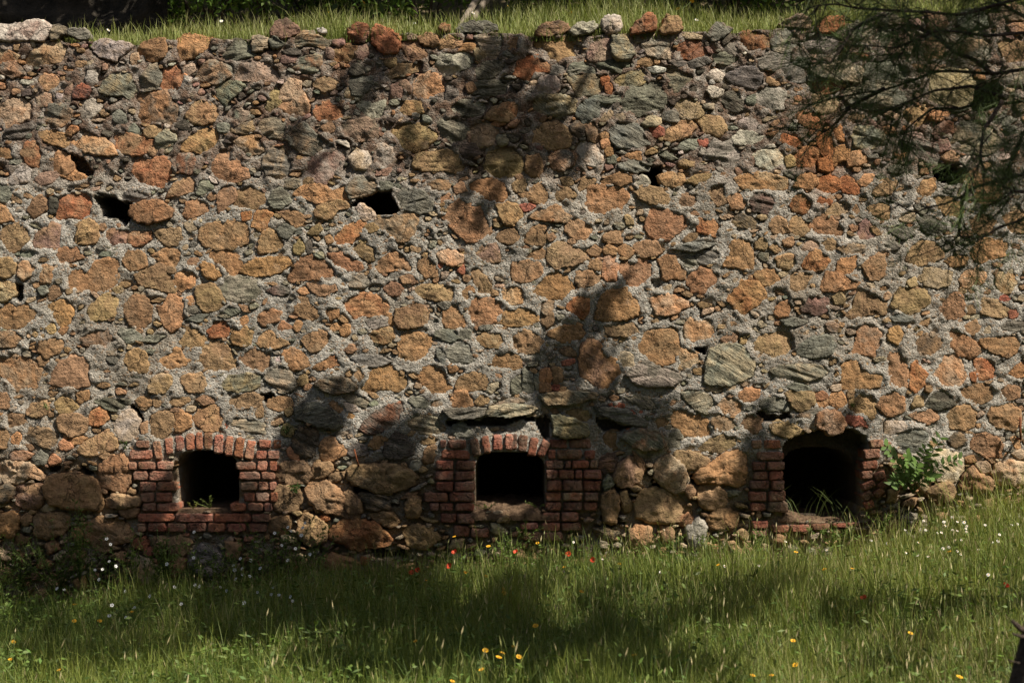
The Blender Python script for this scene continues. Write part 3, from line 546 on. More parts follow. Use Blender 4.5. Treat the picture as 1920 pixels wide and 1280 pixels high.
(0, 640): """
bo 29,8 29,0 38,-2 47,0 47,6 40,10 34,12;b 28,13 32,11 36,13 35,17 30,18;ot -6,11 10,11 20,13 28,18 31,21 29,30 29,35 20,35 12,37 4,28 -4,22;b 36,32 40,22 46,15 54,11 61,12 66,16 65,24 67,33 60,34 48,34;b 93,14 96,8 102,6 109,8 111,16 110,24 104,24 96,20
o 119,14 126,10 130,5 135,6 138,13 144,13 136,18 128,22 122,19;by 150,12 151,4 158,1 166,0 172,6 177,14 180,19 172,22 160,23 152,18;by 179,14 184,7 192,5 204,10 204,18 198,22 186,20;bo 136,32 137,26 142,25 152,24 155,32 152,38 142,38
yt 111,38 114,28 120,25 128,26 130,30 124,38 118,40;gy 166,32 172,26 186,25 196,26 194,34 180,38 168,37;b -3,40 4,39 8,44 6,50 -3,50;by 19,54 24,48 34,44 37,52 30,58 20,55;yb 40,46 46,42 54,44 58,50 52,54 44,54;yb 4,62 5,54 14,53 22,60 14,64 5,67
b 43,60 46,56 56,54 66,58 65,66 60,70 52,71 44,66;or 67,60 68,53 74,49 80,52 82,58 72,64 67,62;gd 70,45 80,43 96,44 97,47 88,52 80,50;bo 102,44 110,42 115,46 112,49 104,48;b 125,44 132,42 142,42 143,45 134,48 126,47;b 146,44 152,41 160,41 162,45 154,47
b 170,44 178,40 190,39 196,42 194,49 180,50 172,48;b 115,44 120,44 119,49 116,49;b 112,66 114,56 120,53 130,54 131,64 126,70 118,73 113,70;o 131,62 138,54 143,56 143,64 136,68 131,66;o 131,54 136,52 138,56 133,59;by 144,58 150,52 160,46 166,52 167,60 166,68 160,67 154,66 148,64
tw 88,58 94,52 100,52 104,60 104,70 98,74 90,74 86,66;b 106,62 111,60 111,68 106,70;k 168,60 171,57 171,66 168,68;gt 172,62 176,56 188,58 200,62 200,70 190,70 178,66;bo -3,66 4,66 7,74 4,80 -3,80;o 8,72 12,68 16,72 14,78 8,76;db 17,74 22,65 32,64 42,70 42,80 36,80 26,76
o 52,74 58,72 66,72 60,76 54,77;o 44,76 48,74 55,78 50,82 45,80;by 58,82 64,75 72,72 80,66 86,70 88,80 82,82 72,84 64,86;bg 7,86 12,81 24,84 22,88 8,89;g 25,88 30,83 36,86 32,92 25,92;o 36,90 40,84 45,90 38,92
to -3,98 -3,90 12,90 24,92 32,100 30,104 20,102 14,106 4,106;by 33,110 36,102 48,99 60,101 72,104 74,112 78,120 74,127 60,126 48,124 38,122 34,116;bo 75,94 82,88 92,85 96,90 98,104 94,112 84,111 76,107;bp 10,116 14,108 24,107 32,108 33,118 28,125 18,125 12,121
db -3,112 6,107 11,110 8,118 2,121 -3,120;by 80,118 86,114 98,115 106,118 104,123 92,124 82,124;b 90,127 100,124 104,126 102,131 92,131;ob -3,126 6,124 12,127 12,132 -3,133
""",
(480, 640): """
bo 20,14 20,6 28,5 36,9 41,18 36,21 26,21;w 15,13 19,12 21,17 17,18;or 42,20 48,16 56,10 60,10 63,18 54,20 46,22;gt 6,28 10,22 18,20 26,24 30,32 26,38 16,35;b 30,32 34,26 38,25 38,32;gb 43,32 50,29 58,27 66,28 74,32 76,36 68,38 60,39 50,36;b 72,24 78,20 82,26 78,30
ob 77,36 82,30 88,20 94,19 102,18 108,24 113,28 112,34 107,38 96,36 88,36 84,39;ob 121,26 125,19 132,17 138,19 142,26 144,32 147,34 140,40 132,40 126,34;o 144,18 150,18 151,21 146,23;gs 143,6 150,2 160,0 162,10 160,16 146,17 143,12;gs 135,6 140,4 142,14 140,20
gs 70,13 78,10 92,11 102,15 96,18 80,18;bo 150,36 152,28 162,24 172,25 175,30 172,35 162,37;ob 175,19 180,9 192,10 200,12 198,20 186,21;bo 146,44 150,38 157,37 162,44 162,48 152,50 146,48;by 164,46 168,41 175,42 174,46 166,48;g 115,44 118,42 128,43 129,49 120,50
bg 130,46 136,43 140,46 136,50 130,50;gs 139,52 144,50 160,50 172,50 170,56 158,58 146,58;gt 172,55 176,49 192,47 206,48 212,50 205,54 192,56 174,56;gt 178,48 186,43 200,42 206,44 194,47;bo 8,48 10,44 18,42 26,43 26,48 18,52 10,50;b 22,52 26,49 27,54 23,56
b 0,52 4,49 5,56 0,58;gd 30,58 30,50 36,46 46,46 54,50 62,56 64,62 60,66 50,64 40,60;bo 55,46 60,44 65,50 64,54 58,52;gt 64,42 70,40 78,42 84,46 82,50 74,47;wt 66,46 74,49 77,52 68,52;o 66,58 70,54 75,54 74,57 68,58;gr 77,66 82,60 88,54 98,48 108,45 110,52 108,60 98,66 86,70
gb 112,62 120,54 128,54 138,60 142,66 134,70 122,68 114,66;gw 146,68 148,64 154,61 160,66 161,71 152,72;y 20,64 24,62 28,66 26,71 20,70;db 28,72 32,66 40,64 46,68 46,78 42,86 34,88 28,80;o 23,82 26,80 32,87 31,90 25,86;bo 48,78 50,74 58,72 66,78 66,84 60,88 52,90 48,86
bo 84,78 90,72 97,70 99,76 92,80;g 68,84 74,76 82,78 84,84 72,86;dg 95,84 98,74 104,68 112,70 118,76 118,84 108,88 100,88;b 124,75 130,72 136,73 134,76 126,77;bo 125,88 128,80 134,77 136,80 132,90 126,91;gw 116,94 118,90 124,90 122,95 116,97;b 15,100 18,93 26,90 38,92 42,100 36,106 24,107 18,104
bo 42,98 44,92 56,91 58,96 50,102 44,103;by 68,98 74,93 88,92 104,93 116,96 121,100 118,108 106,112 90,113 76,108 70,104;bo 37,112 40,106 48,104 58,108 66,116 66,124 62,130 52,128 42,122;b 66,114 70,112 78,120 80,128 70,130 68,124;b 10,112 18,108 30,110 34,118 30,126 18,128 12,122
db 76,114 90,115 100,118 100,126 84,126;bo 112,126 114,118 119,116 123,120 122,130 114,131
""",
(960, 640): """
op 51,14 52,4 58,-2 66,0 70,10 78,14 81,24 76,32 66,35 58,30 52,24;tw 81,16 82,9 88,8 91,14 90,20 84,20;gw 85,25 90,20 102,15 112,20 124,24 127,28 120,33 108,34 94,32;to 124,12 128,4 136,8 142,10 140,14 134,20 126,18;gt 144,30 146,16 150,6 160,2 172,4 178,10 182,18 180,26 170,30 156,33 148,33
t 163,32 170,33 164,37 161,35;ob 169,42 171,38 180,35 186,36 185,42 178,46 171,45;ot 155,48 158,44 166,42 173,47 173,53 166,56 158,54;gs 184,46 192,42 200,43 208,46 206,52 196,52 186,50;o 20,30 22,22 28,20 30,28 28,30;b 30,20 36,20 38,28 32,32;o 21,32 28,32 29,37 21,37;k 30,34 35,32 35,36 31,36
k 38,15 46,13 46,16 38,18;g 8,24 10,20 15,26 16,36 14,42 9,38;g 0,30 6,26 8,36 4,40 0,40;gt 17,26 20,24 20,36 18,36;gb 20,40 30,38 48,38 62,38 64,42 50,46 34,47 26,48;gb 0,44 10,41 19,44 18,52 8,54 0,56;bg 0,60 8,54 20,53 28,58 26,66 18,71 8,68 0,64;gy 30,56 36,55 46,58 56,62 58,68 56,71 44,72 32,70
yb 38,53 46,52 58,52 60,58 56,61 46,57;gd 62,48 70,49 84,51 96,57 102,60 100,64 88,62 76,58 64,54;k 73,47 84,47 83,50 76,50;k 88,52 98,52 96,54 89,54;g 84,42 92,40 104,44 110,50 100,50 90,46;b 118,44 120,41 122,46 119,48;gt 126,38 136,38 148,40 152,48 146,54 136,50;ob 120,62 121,52 130,53 142,55 148,62 150,70 142,73 128,70
b 106,60 114,57 117,61 110,66;b 70,72 74,66 80,68 80,78 76,82 70,78;gr 81,72 86,68 96,66 108,67 116,74 114,80 102,81 90,78;g 117,70 124,66 128,72 126,80 118,80;k 84,68 90,65 89,68;bt 150,60 154,53 162,56 168,62 166,66 156,68;by 172,60 178,55 187,58 188,66 180,70 174,66;by 139,80 146,75 158,70 168,71 168,78 156,82 142,83
by 121,86 126,82 138,84 146,87 148,91 138,96 130,94;ob 136,102 142,95 152,90 160,84 168,81 175,84 176,96 174,106 168,108 150,106 140,106;to 107,96 110,88 118,85 126,90 131,100 130,112 122,114 112,106 108,102;bp 76,102 78,96 84,88 92,87 98,92 96,104 90,108 82,110;db 67,88 72,84 78,86 76,96 70,98 66,94
b 90,82 92,83 100,92 99,98 97,96;g 69,104 72,100 76,106 70,112;bo 67,124 68,114 76,111 80,118 79,128 78,136 70,136;b 82,114 86,112 90,126 84,128;by 92,122 96,114 104,110 116,112 126,118 134,126 132,132 120,136 104,136 94,132;b 130,112 134,108 138,112 134,118;b 139,116 142,110 152,107 160,114 161,122 152,126 142,124
bo 148,130 156,126 168,128 170,134 164,140 150,140 147,134
""",
(1440, 640): """
by -12,6 -8,-4 4,-7 12,-8 20,-3 20,4 12,10 4,14 -6,8;gs 22,10 24,2 34,-4 46,-4 50,4 46,10 36,12;gt 0,22 8,18 24,17 40,18 44,24 36,28 20,30 8,28;g 12,34 20,31 30,34 34,37 20,36;by 13,38 20,37 33,38 35,46 30,51 24,53 18,48;o 35,40 40,38 44,40 44,42 36,44;ot 36,45 44,43 44,48 38,49
o 46,46 48,39 54,37 58,42 57,48 52,52;t 47,34 54,32 54,36 48,37;ob 53,22 54,17 66,14 70,20 76,25 85,25 83,34 72,36 60,36 55,34 56,26;bo 88,20 92,8 98,8 104,16 107,24 104,34 98,36 90,30;ro 107,18 112,15 114,20 120,25 117,32 112,38 106,36;ot 124,24 128,17 134,10 140,8 146,18 150,28 146,32 140,34 132,34
ro 155,14 166,13 172,20 171,27 160,30 156,22;r 152,24 155,24 156,30 153,29;o 181,24 188,18 194,16 198,26 186,27;bo 142,36 150,33 162,32 168,36 167,44 158,46 146,42;bo 173,36 180,32 190,36 188,42 180,45;dg 118,48 122,40 130,36 138,42 141,48 128,51 120,50;y 108,46 112,41 117,42 116,48 109,50
bo 81,48 86,42 94,37 101,42 101,52 92,56 84,52;by 61,46 68,40 78,39 81,44 80,54 78,58 72,55 64,54;bo 106,56 114,52 124,51 128,58 120,62 110,58;bo 134,56 140,50 150,48 156,54 155,64 146,66 138,65;bo 165,54 170,49 180,46 188,50 190,60 184,67 172,64 166,60
by 1,63 8,59 18,62 26,66 26,69 14,72 4,69;ot 35,62 38,54 46,51 54,54 57,62 54,68 46,69;k 58,60 60,55 72,58 75,64 64,63;t 7,54 14,53 16,57 8,58;r 1,56 6,55 7,58 2,58;gb 20,56 36,50 40,52 30,57 20,58;tw 88,60 100,60 107,64 98,68 88,70;gs 94,76 100,68 110,65 120,70 118,78 108,85 98,81
tw 121,86 128,82 138,82 146,88 146,98 138,106 126,104 122,94;db 134,74 140,70 148,70 147,76 140,80;bo 152,80 154,70 162,69 172,72 178,80 176,86 162,86;o 182,72 186,72 190,80 186,80;t 182,84 190,82 196,86 190,88;o 148,88 154,86 156,90 150,90;ob 145,108 148,100 154,94 160,100 168,104 168,112 158,113 148,112
to 169,100 172,91 184,90 196,92 196,104 184,108 174,106;tb 156,92 164,91 168,97 160,98;by 119,112 126,108 136,106 140,112 136,120 124,120;t 110,106 116,102 122,106 118,112;bt 90,92 98,90 104,96 98,102
""",
(0, 960): """
ob -3,2 8,0 14,4 12,12 8,18 -3,18;b 16,4 22,1 24,6 20,10 16,8;b 26,8 28,2 40,1 52,2 52,10 46,16 36,20 26,16;bo 60,14 66,8 76,4 86,4 94,8 100,14 102,17 96,22 86,24 78,30 70,26;o 54,16 58,12 62,16 58,22;to 98,36 104,33 112,36 120,42 130,52 132,58 120,57 108,52 100,46
d 80,38 88,34 90,44 84,48;k 100,22 108,19 112,22 108,27 100,26;k 109,28 114,27 114,31 109,31;gw 145,30 152,24 160,26 166,34 166,44 156,48 148,46 142,38;b 126,20 136,18 144,22 138,32 128,30;b 113,19 124,18 124,24 116,28;b 126,40 134,32 140,36 134,48 128,46;o 56,52 62,48 66,56 60,58
b -3,42 8,44 6,50 -3,52;b 10,30 16,32 16,40 10,38;b 170,22 180,24 178,34 170,32
""",
(480, 960): """
bo 12,6 20,3 26,4 24,14 14,18 10,12;by 32,4 38,1 46,4 52,10 53,18 48,24 38,24 32,16;r 48,4 52,2 55,5 52,6;ro 55,18 60,8 68,5 78,6 90,8 98,16 104,24 96,26 82,26 76,29 66,24 58,22;b 62,-1 76,0 78,4 66,4;b 84,2 94,0 104,2 108,8 100,12 90,6;o 50,34 58,31 70,35 78,38 74,42 60,44 50,40
p 50,25 54,21 57,25 54,28;b 110,12 124,10 134,14 138,20 126,28 114,24;r 80,34 84,34 83,38 79,38
""",
(960, 960): """
bo 88,14 94,10 104,12 104,20 98,28 88,26;db 60,12 70,12 80,15 76,20 66,20;wg 130,12 140,4 146,10 144,22 138,28 132,20;ob 126,4 132,1 136,4 134,10 126,10;b 112,10 120,12 122,20 114,22
""",
}
# bricks of the three surrounds, same units, "x0,y0,x1,y1[,tilt in degrees]" or a quad
BRICKS = [
 [((0, 640), "102,74,113,80 97,81,115,88 97,90,103,96 104,90,117,96 118,90,130,96 100,97,111,104 112,97,129,104 105,105,117,112 118,105,133,112 106,113,116,120 117,113,129,120 107,121,117,127 118,121,134,127"),
  ((0, 640), "115.5,74,121.5,89,-9 124.5,72,130.5,85,-5 132,71,138.5,83,-4 139.7,68.5,146,82,-2 147,68,152.3,81.5 153,68,159.5,82 160.7,69.5,167.3,84,3 169,70.5,175,86,5 176.5,71.5,183,87,8 184.5,74,191,88.5,12"),
  ((0, 640), "177,90,192,96 179,97.5,195,103.5 180,105,193,111.5 183,113.5,191,119.5 173,121,185,127 186,121,197,127"),
  ((480, 640), "2,73.5,12,80 13,73.5,19,80 0,81.5,8,88 9,81.5,17.5,88 1,89.5,9,97 10,89.5,16,97 4,97.5,14,103.5 2,105,9.5,111.5 10.5,105,15,111.5 0,113,10,120 11,113,16.5,120 6,121,12,127.5"),
  ((0, 960), "103.5,1,131,7 132,1,160,7 160.8,1,188,7 189,1,202,7 103.5,8,110,14.5 110.7,8,125,14.5 125.6,8,140,14.5 140.6,8,155,14.5 156,8,169,14.5 170,8,185,14.5 186,8,200,14.5 137,15.5,143,18 183,18,191,21.5")],
 [((480, 640), "138,73.5,143,80 143.7,73.5,158,80 138,81,160,88 134.5,89,148,96 150,89,164.5,96 134,97,148,104 149,97,164,104 134.5,105,148,112 149,105,164,112 126,113,144,120 144.7,113,164,120 130,121,137,127 137.8,121,147.5,127 149,121,164,127"),
  ((480, 640), "161.5,72,168,86,-12 169.5,70.5,175.5,84.5,-8 177.7,69.5,185,82 186.7,69,193,81.5"),
  ((960, 640), "-1.5,69,3.7,81,2 4.7,69.5,11.7,83,6 12.2,71.5,19,86,12 20.5,74,27,87,24"),
  ((960, 640), "28.5,73,41.5,80 42.5,73,59.5,80 27,81,32.5,88 33,81,52.5,88 54,81.5,62,88 25,89,39,95 40,89,44,95 45,89,58,95 58.7,89,64,95 25,96,34,103 35,96,46.5,103 47.3,96,52.5,103 53.3,96,67,103 26,104,37,112 38,104,52.7,112 53.5,104,66.5,112 25,113,37,119.5 37.7,113,53,119.5 54,113,65,119.5 25,120.5,37,127 38.5,120.5,53,127 53.7,120.5,64,127"),
  ((480, 960), "138,1,150,8 151,1,164,8.5 148,10,160,18 161,12,175,19"),
  ((960, 960), "5,1,21,6 23,0,36,7 37,0,50,7 6,8,20,13 22,8,36,14 37,8,52,14 8,15,22,21 23,15,38,21")],
 [((960, 640), "179.5,73.5,187,80 188,73.5,201.5,80 183,82.3,204,88.6 180,90,190,96 191,90,204,96 180.5,97,192,103.5 193,97,203,103.5 178.5,104,193,110.5 194,104,204,111 177,112.5,191,119.5 192,112,205,119.5 178,121,190,127 191,120,207,128"),
  ((1440, 640), "75.5,73.5,86.5,79.5,-4 87.5,75,92,79 71,80.5,84,87.5,-3 69.5,89,82,96,-5 69,96.5,78,103,-4 79,97.5,88,103.5,-20 70,104.5,80,110,-24 82,104,90,109.5,-40 70,112,78,118,-32 79,110.5,87,116,-40 71,119,79,125,-20"),
  ((1440, 960), "2,9.3,15.5,15 16.3,9,31,14.5 32,8.5,46,13 48,8,58,11 59,7.5,68,10 -12,6,0,12 -13,13,-1,18")],
]
# openings and putlog holes: (depth in metres, outline in photo pixels)
HOLES = [
 (1.15, [(333,954),(333,880),(336,858),(346,850),(365,846),(390,846),(415,848),(432,854),(442,864),(446,880),(446,954)]),
 (1.15, [(893,956),(893,870),(898,856),(915,850),(945,847),(975,847),(1000,851),(1014,860),(1021,874),(1021,956)]),
 (0.22, [(1468,978),(1468,852),(1468,836),(1480,822),(1500,813),(1535,806),(1570,805),(1602,806),(1625,820),(1626,836),(1616,870),(1612,978)]),
 (1.15, [(1474,966),(1475,870),(1486,852),(1510,843),(1545,841),(1575,845),(1598,856),(1611,875),(1611,966)]),
 (0.45, [(176,366),(195,362),(215,368),(232,376),(250,380),(240,392),(242,412),(232,424),(216,408),(192,404),(186,388)]),
 (0.45, [(656,388),(680,366),(706,352),(734,356),(736,372),(748,392),(742,402),(718,402),(690,398),(672,386)]),
 (0.40, [(1178,320),(1200,313),(1242,311),(1244,330),(1236,348),(1218,344),(1204,332),(1182,328)]),
 (0.09, [(112,285),(130,284),(152,300),(176,318),(178,328),(150,326),(128,312)]),
 (0.45, [(1826,166),(1836,156),(1862,154),(1876,166),(1876,196),(1858,206),(1836,208),(1820,196)]),
 (0.35, [(1748,318),(1764,306),(1800,306),(1810,322),(1806,344),(1784,348),(1756,340)]),
 (0.06, [(1036,420),(1036,418),(1037,418)]),
 (0.05, [(1220,528),(1236,524),(1240,540),(1228,542)]),
 (0.10, [(28,536),(42,532),(44,548),(38,566),(28,560)]),
 (0.12, [(1300,650),(1324,652),(1320,663),(1306,660)]),
 (0.15, [(248,760),(262,768),(272,790),(264,800),(254,790)]),
 (0.12, [(660,918),(700,904),(710,920),(690,935),(664,930)]),
 (0.09, [(836,790),(870,788),(920,784),(965,782),(1000,780),(1006,792),(985,788),(950,798),(900,800),(862,800),(842,800)]),
 (0.10, [(1008,790),(1022,776),(1034,784),(1034,818),(1018,822),(1010,806)]),
 (0.08, [(1114,784),(1150,792),(1185,802),(1160,808),(1130,806),(1116,800)]),
 (0.08, [(1416,772),(1440,776),(1478,774),(1482,782),(1450,788),(1420,784)]),
 (0.07, [(84,874),(112,876),(110,884),(90,886)]),
 (0.08, [(146,874),(170,878),(176,890),(160,892)]),
 (0.07, [(1144,900),(1152,894),(1156,912),(1176,920),(1160,926),(1148,916)]),
 (0.08, [(1230,905),(1240,900),(1244,914),(1236,924),(1228,916)]),
 (0.08, [(1290,892),(1304,888),(1330,904),(1310,908),(1296,902)]),
 (0.07, [(1128,964),(1140,976),(1176,978),(1164,986),(1136,984)]),
 (0.07, [(560,1020),(592,1012),(600,1022),(590,1030),(566,1028)]),
 (0.09, [(190,1046),(212,1044),(214,1070),(192,1076)]),
 (0.09, [(690,1030),(760,1030),(764,1046),(700,1048)]),
 (0.12, [(480,742),(512,742),(520,752),(500,756)]),
]
# stones that stand out as ledges: (photo x, photo y, extra metres)
LEDGES = [(870, 775, .05), (958, 770, .06), (1065, 748, .05), (995, 795, .03), (1068, 800, .05), (1165, 782, .04), (1200, 820, .04), (1235, 705, .03), (1470, 758, .05), (1555, 792, .06), (1505, 810, .05),
          (760, 895, .03), (585, 790, .04), (700, 785, .03), (625, 722, .03), (1310, 462, .03), (1510, 680, .02), (1170, 90, .03), (1030, 92, .03), (690, 365, .05), (280, 395, .05), (1380, 690, .02), (1390, 890, .03), (1145, 95, .02), (1210, 35, .04), (1750, 740, .03), (160, 915, .03), (225, 905, .03), (650, 928, .04), (1560, 140, .03), (1650, 180, .03), (1800, 165, .03)]
YELLOW = [(943,1104),(945,1110),(948,1114),(779,1202),(910,1219),(942,1224),(935,1232),(903,1255),(848,1277),(1004,1173),(964,1212),(973,1231),(1161,1057),(1090,1109),(1058,1063),(872,1073),(911,1080),(798,1088),(852,1006),(1487,1201),(1492,1246),(1447,1266),(1598,1066),(1546,1067),(1799,1269),(1190,1228),(1411,1266),(1347,1059),(1008,1018),(916,1024),(139,1164),(187,1164),(247,1147),(140,1133),(20,1236),(111,1256),(25,1203),(1492,1035),(1780,1034),(1707,1187)]
POPPY = [(853,1036),(773,1074),(783,1069),(843,1061),(968,1036),(1066,1039),(1112,1050),(1885,1099),(1620,1122)]
CAMPION = [(200,1010),(207,1020),(205,1052),(178,1068),(192,1067),(107,1103),(120,1105),(210,1134),(217,1061),(186,1086),(235,1108),(281,1117),(252,1139),(236,1157),(205,1154),(340,1132),(327,1100),(366,1096),(374,1099),(425,1107),(413,1100),(363,1045),(364,997),(451,1047),(440,1068),(454,1066),(468,1080),(442,1085),(455,1077),(438,1060),(470,1050),(540,988),(545,995),(568,989),(572,980),(565,1003),(528,1022),(554,1028),(540,1050),(581,1039),(515,999),(488,1065),(483,1110),(512,1101),(509,1114),(523,1115),(545,1118),(548,1126),(458,1130),(313,1057)]
DAISY = [(1785,969),(1732,976),(1770,978),(1795,978),(1808,979),(1813,986),(1772,985),(1727,992),(1736,993),(1697,993),(1786,993),(1795,995),(1811,991),(1812,997),(1758,999),(1765,998),(1847,984),(1897,984),(1908,982),(1874,1002),(1871,1014),(1860,1016),(1803,1012),(1792,1012),(1722,1017),(1664,1018),(1633,1013),(1779,1025),(1768,1028),(1698,1036),(1720,1040),(1740,1043),(1795,1033),(1801,1039),(1835,1030),(1853,1077),(1550,1031),(1473,1015),(1075,1016),(1130,1048),(1359,1061),(1245,993),(1035,1030),(1057,1071),(1238,1072),(1423,1060)]
# ------------------------------------------------------------------ terrain
_bx = [-200, 0, 200, 400, 700, 900, 1100, 1300, 1500, 1600, 1700, 1800, 1920, 2150]
_by = [1130, 1130, 1138, 1125, 1090, 1066, 1060, 1060, 1052, 1038, 1016, 988, 972, 955]
_bx = np.array([wx(v) for v in _bx]); _by = np.array([wz(v) for v in _by])
def ground_z(x, y):
    x = np.asarray(x, float); y = np.asarray(y, float)
    return np.interp(x, _bx, _by) + 0.018 * y + 0.03 * np.sin(x * 1.7 + y * 0.9) * np.clip(-y, 0, 1)

_tx = [-300, 0, 100, 180, 260, 330, 450, 560, 650, 760, 850, 950, 1000, 1100, 1200, 1300, 1440, 1560, 1700, 1920, 2200]
_ty = [72, 74, 76, 80, 82, 74, 74, 72, 68, 64, 62, 62, 66, 66, 62, 60, 58, 44, 32, 22, 16]
_tx = np.array([wx(v) for v in _tx]); _ty = np.array([wz(v) for v in _ty])
def top_z(x): return np.interp(x, _tx, _ty)

def surf(x, z):
    """outward swell of the wall's face, metres (towards the camera)"""
    return 0.030 * fbm(xz3(x, z, 0.8), 2, 5) + 0.012 * fbm(xz3(x, z, 3.1), 2, 6)
def zone_top(z): return sstep(2.70, 3.05, z)
def zone_low(z): return 1 - sstep(0.62, 0.86, z)

# ------------------------------------------------------------------ raster of what is where on the wall
S = 0.0125
GX0, GX1, GZ0, GZ1 = -4.8, 4.8, -0.45, 4.32
NX = int((GX1 - GX0) / S) + 1; NZ = int((GZ1 - GZ0) / S) + 1
gx = GX0 + np.arange(NX) * S; gz = GZ0 + np.arange(NZ) * S
occ = np.zeros((NZ, NX), np.uint8)          # 1 stone, 2 brick, 3 hole
hole_depth = np.zeros((NZ, NX))

def inside(poly, X, Z):
    r = np.zeros(X.shape, bool)
    n = len(poly)
    for i in range(n):
        x1, z1 = poly[i]; x2, z2 = poly[(i + 1) % n]
        if z1 == z2: continue
        c = ((z1 > Z) != (z2 > Z)) & (X < (x2 - x1) * (Z - z1) / (z2 - z1) + x1)
        r ^= c
    return r
def window(poly, pad=0.0):
    mn = poly.min(0) - pad; mx = poly.max(0) + pad
    i0 = max(0, int((mn[0] - GX0) / S)); i1 = min(NX, int((mx[0] - GX0) / S) + 2)
    k0 = max(0, int((mn[1] - GZ0) / S)); k1 = min(NZ, int((mx[1] - GZ0) / S) + 2)
    X, Z = np.meshgrid(gx[i0:i1], gz[k0:k1])
    return (slice(k0, k1), slice(i0, i1)), inside(poly, X, Z)

for depth, pts in HOLES:
    poly = np.array([(wx(x), wz(y)) for x, y in pts])
    w, m = window(poly, .03)
    if depth < 1 and depth != .22:
        X_, Z_ = np.meshgrid(gx[w[1]], gz[w[0]])
        q_ = np.stack([X_.ravel() * 16, Z_.ravel() * 16, np.full(X_.size, depth)], 1)
        m = inside(poly, X_ + .022 * vn(q_, 401).reshape(X_.shape), Z_ + .022 * vn(q_, 402).reshape(X_.shape))
    occ[w][m] = 3
    hole_depth[w][m] = np.maximum(hole_depth[w][m], depth)

PAL = {'o': (.445, .245, .120), 'b': (.335, .212, .115), 'y': (.41, .285, .145), 'r': (.37, .145, .064), 't': (.475, .36, .235),
       'w': (.54, .47, .39), 'g': (.228, .216, .168), 's': (.20, .208, .18), 'd': (.118, .098, .074), 'p': (.30, .185, .14), 'k': (.40, .15, .092), 'm': (.40, .22, .11)}

def chaikin(P, a=.14):
    Q = np.roll(P, -1, 0)
    return np.stack([P * (1 - a) + Q * a, P * a + Q * (1 - a)], 1).reshape(-1, 2)
def resample(P, n):
    Q = np.vstack([P, P[:1]])
    d = np.concatenate([[0], np.cumsum(np.linalg.norm(np.diff(Q, axis=0), axis=1))])
    t = np.linspace(0, d[-1], n, endpoint=False)
    return np.stack([np.interp(t, d, Q[:, 0]), np.interp(t, d, Q[:, 1])], 1), d[-1]
def area(P):
    x, y = P[:, 0], P[:, 1]
    return 0.5 * abs(np.sum(x * np.roll(y, -1) - y * np.roll(x, -1)))

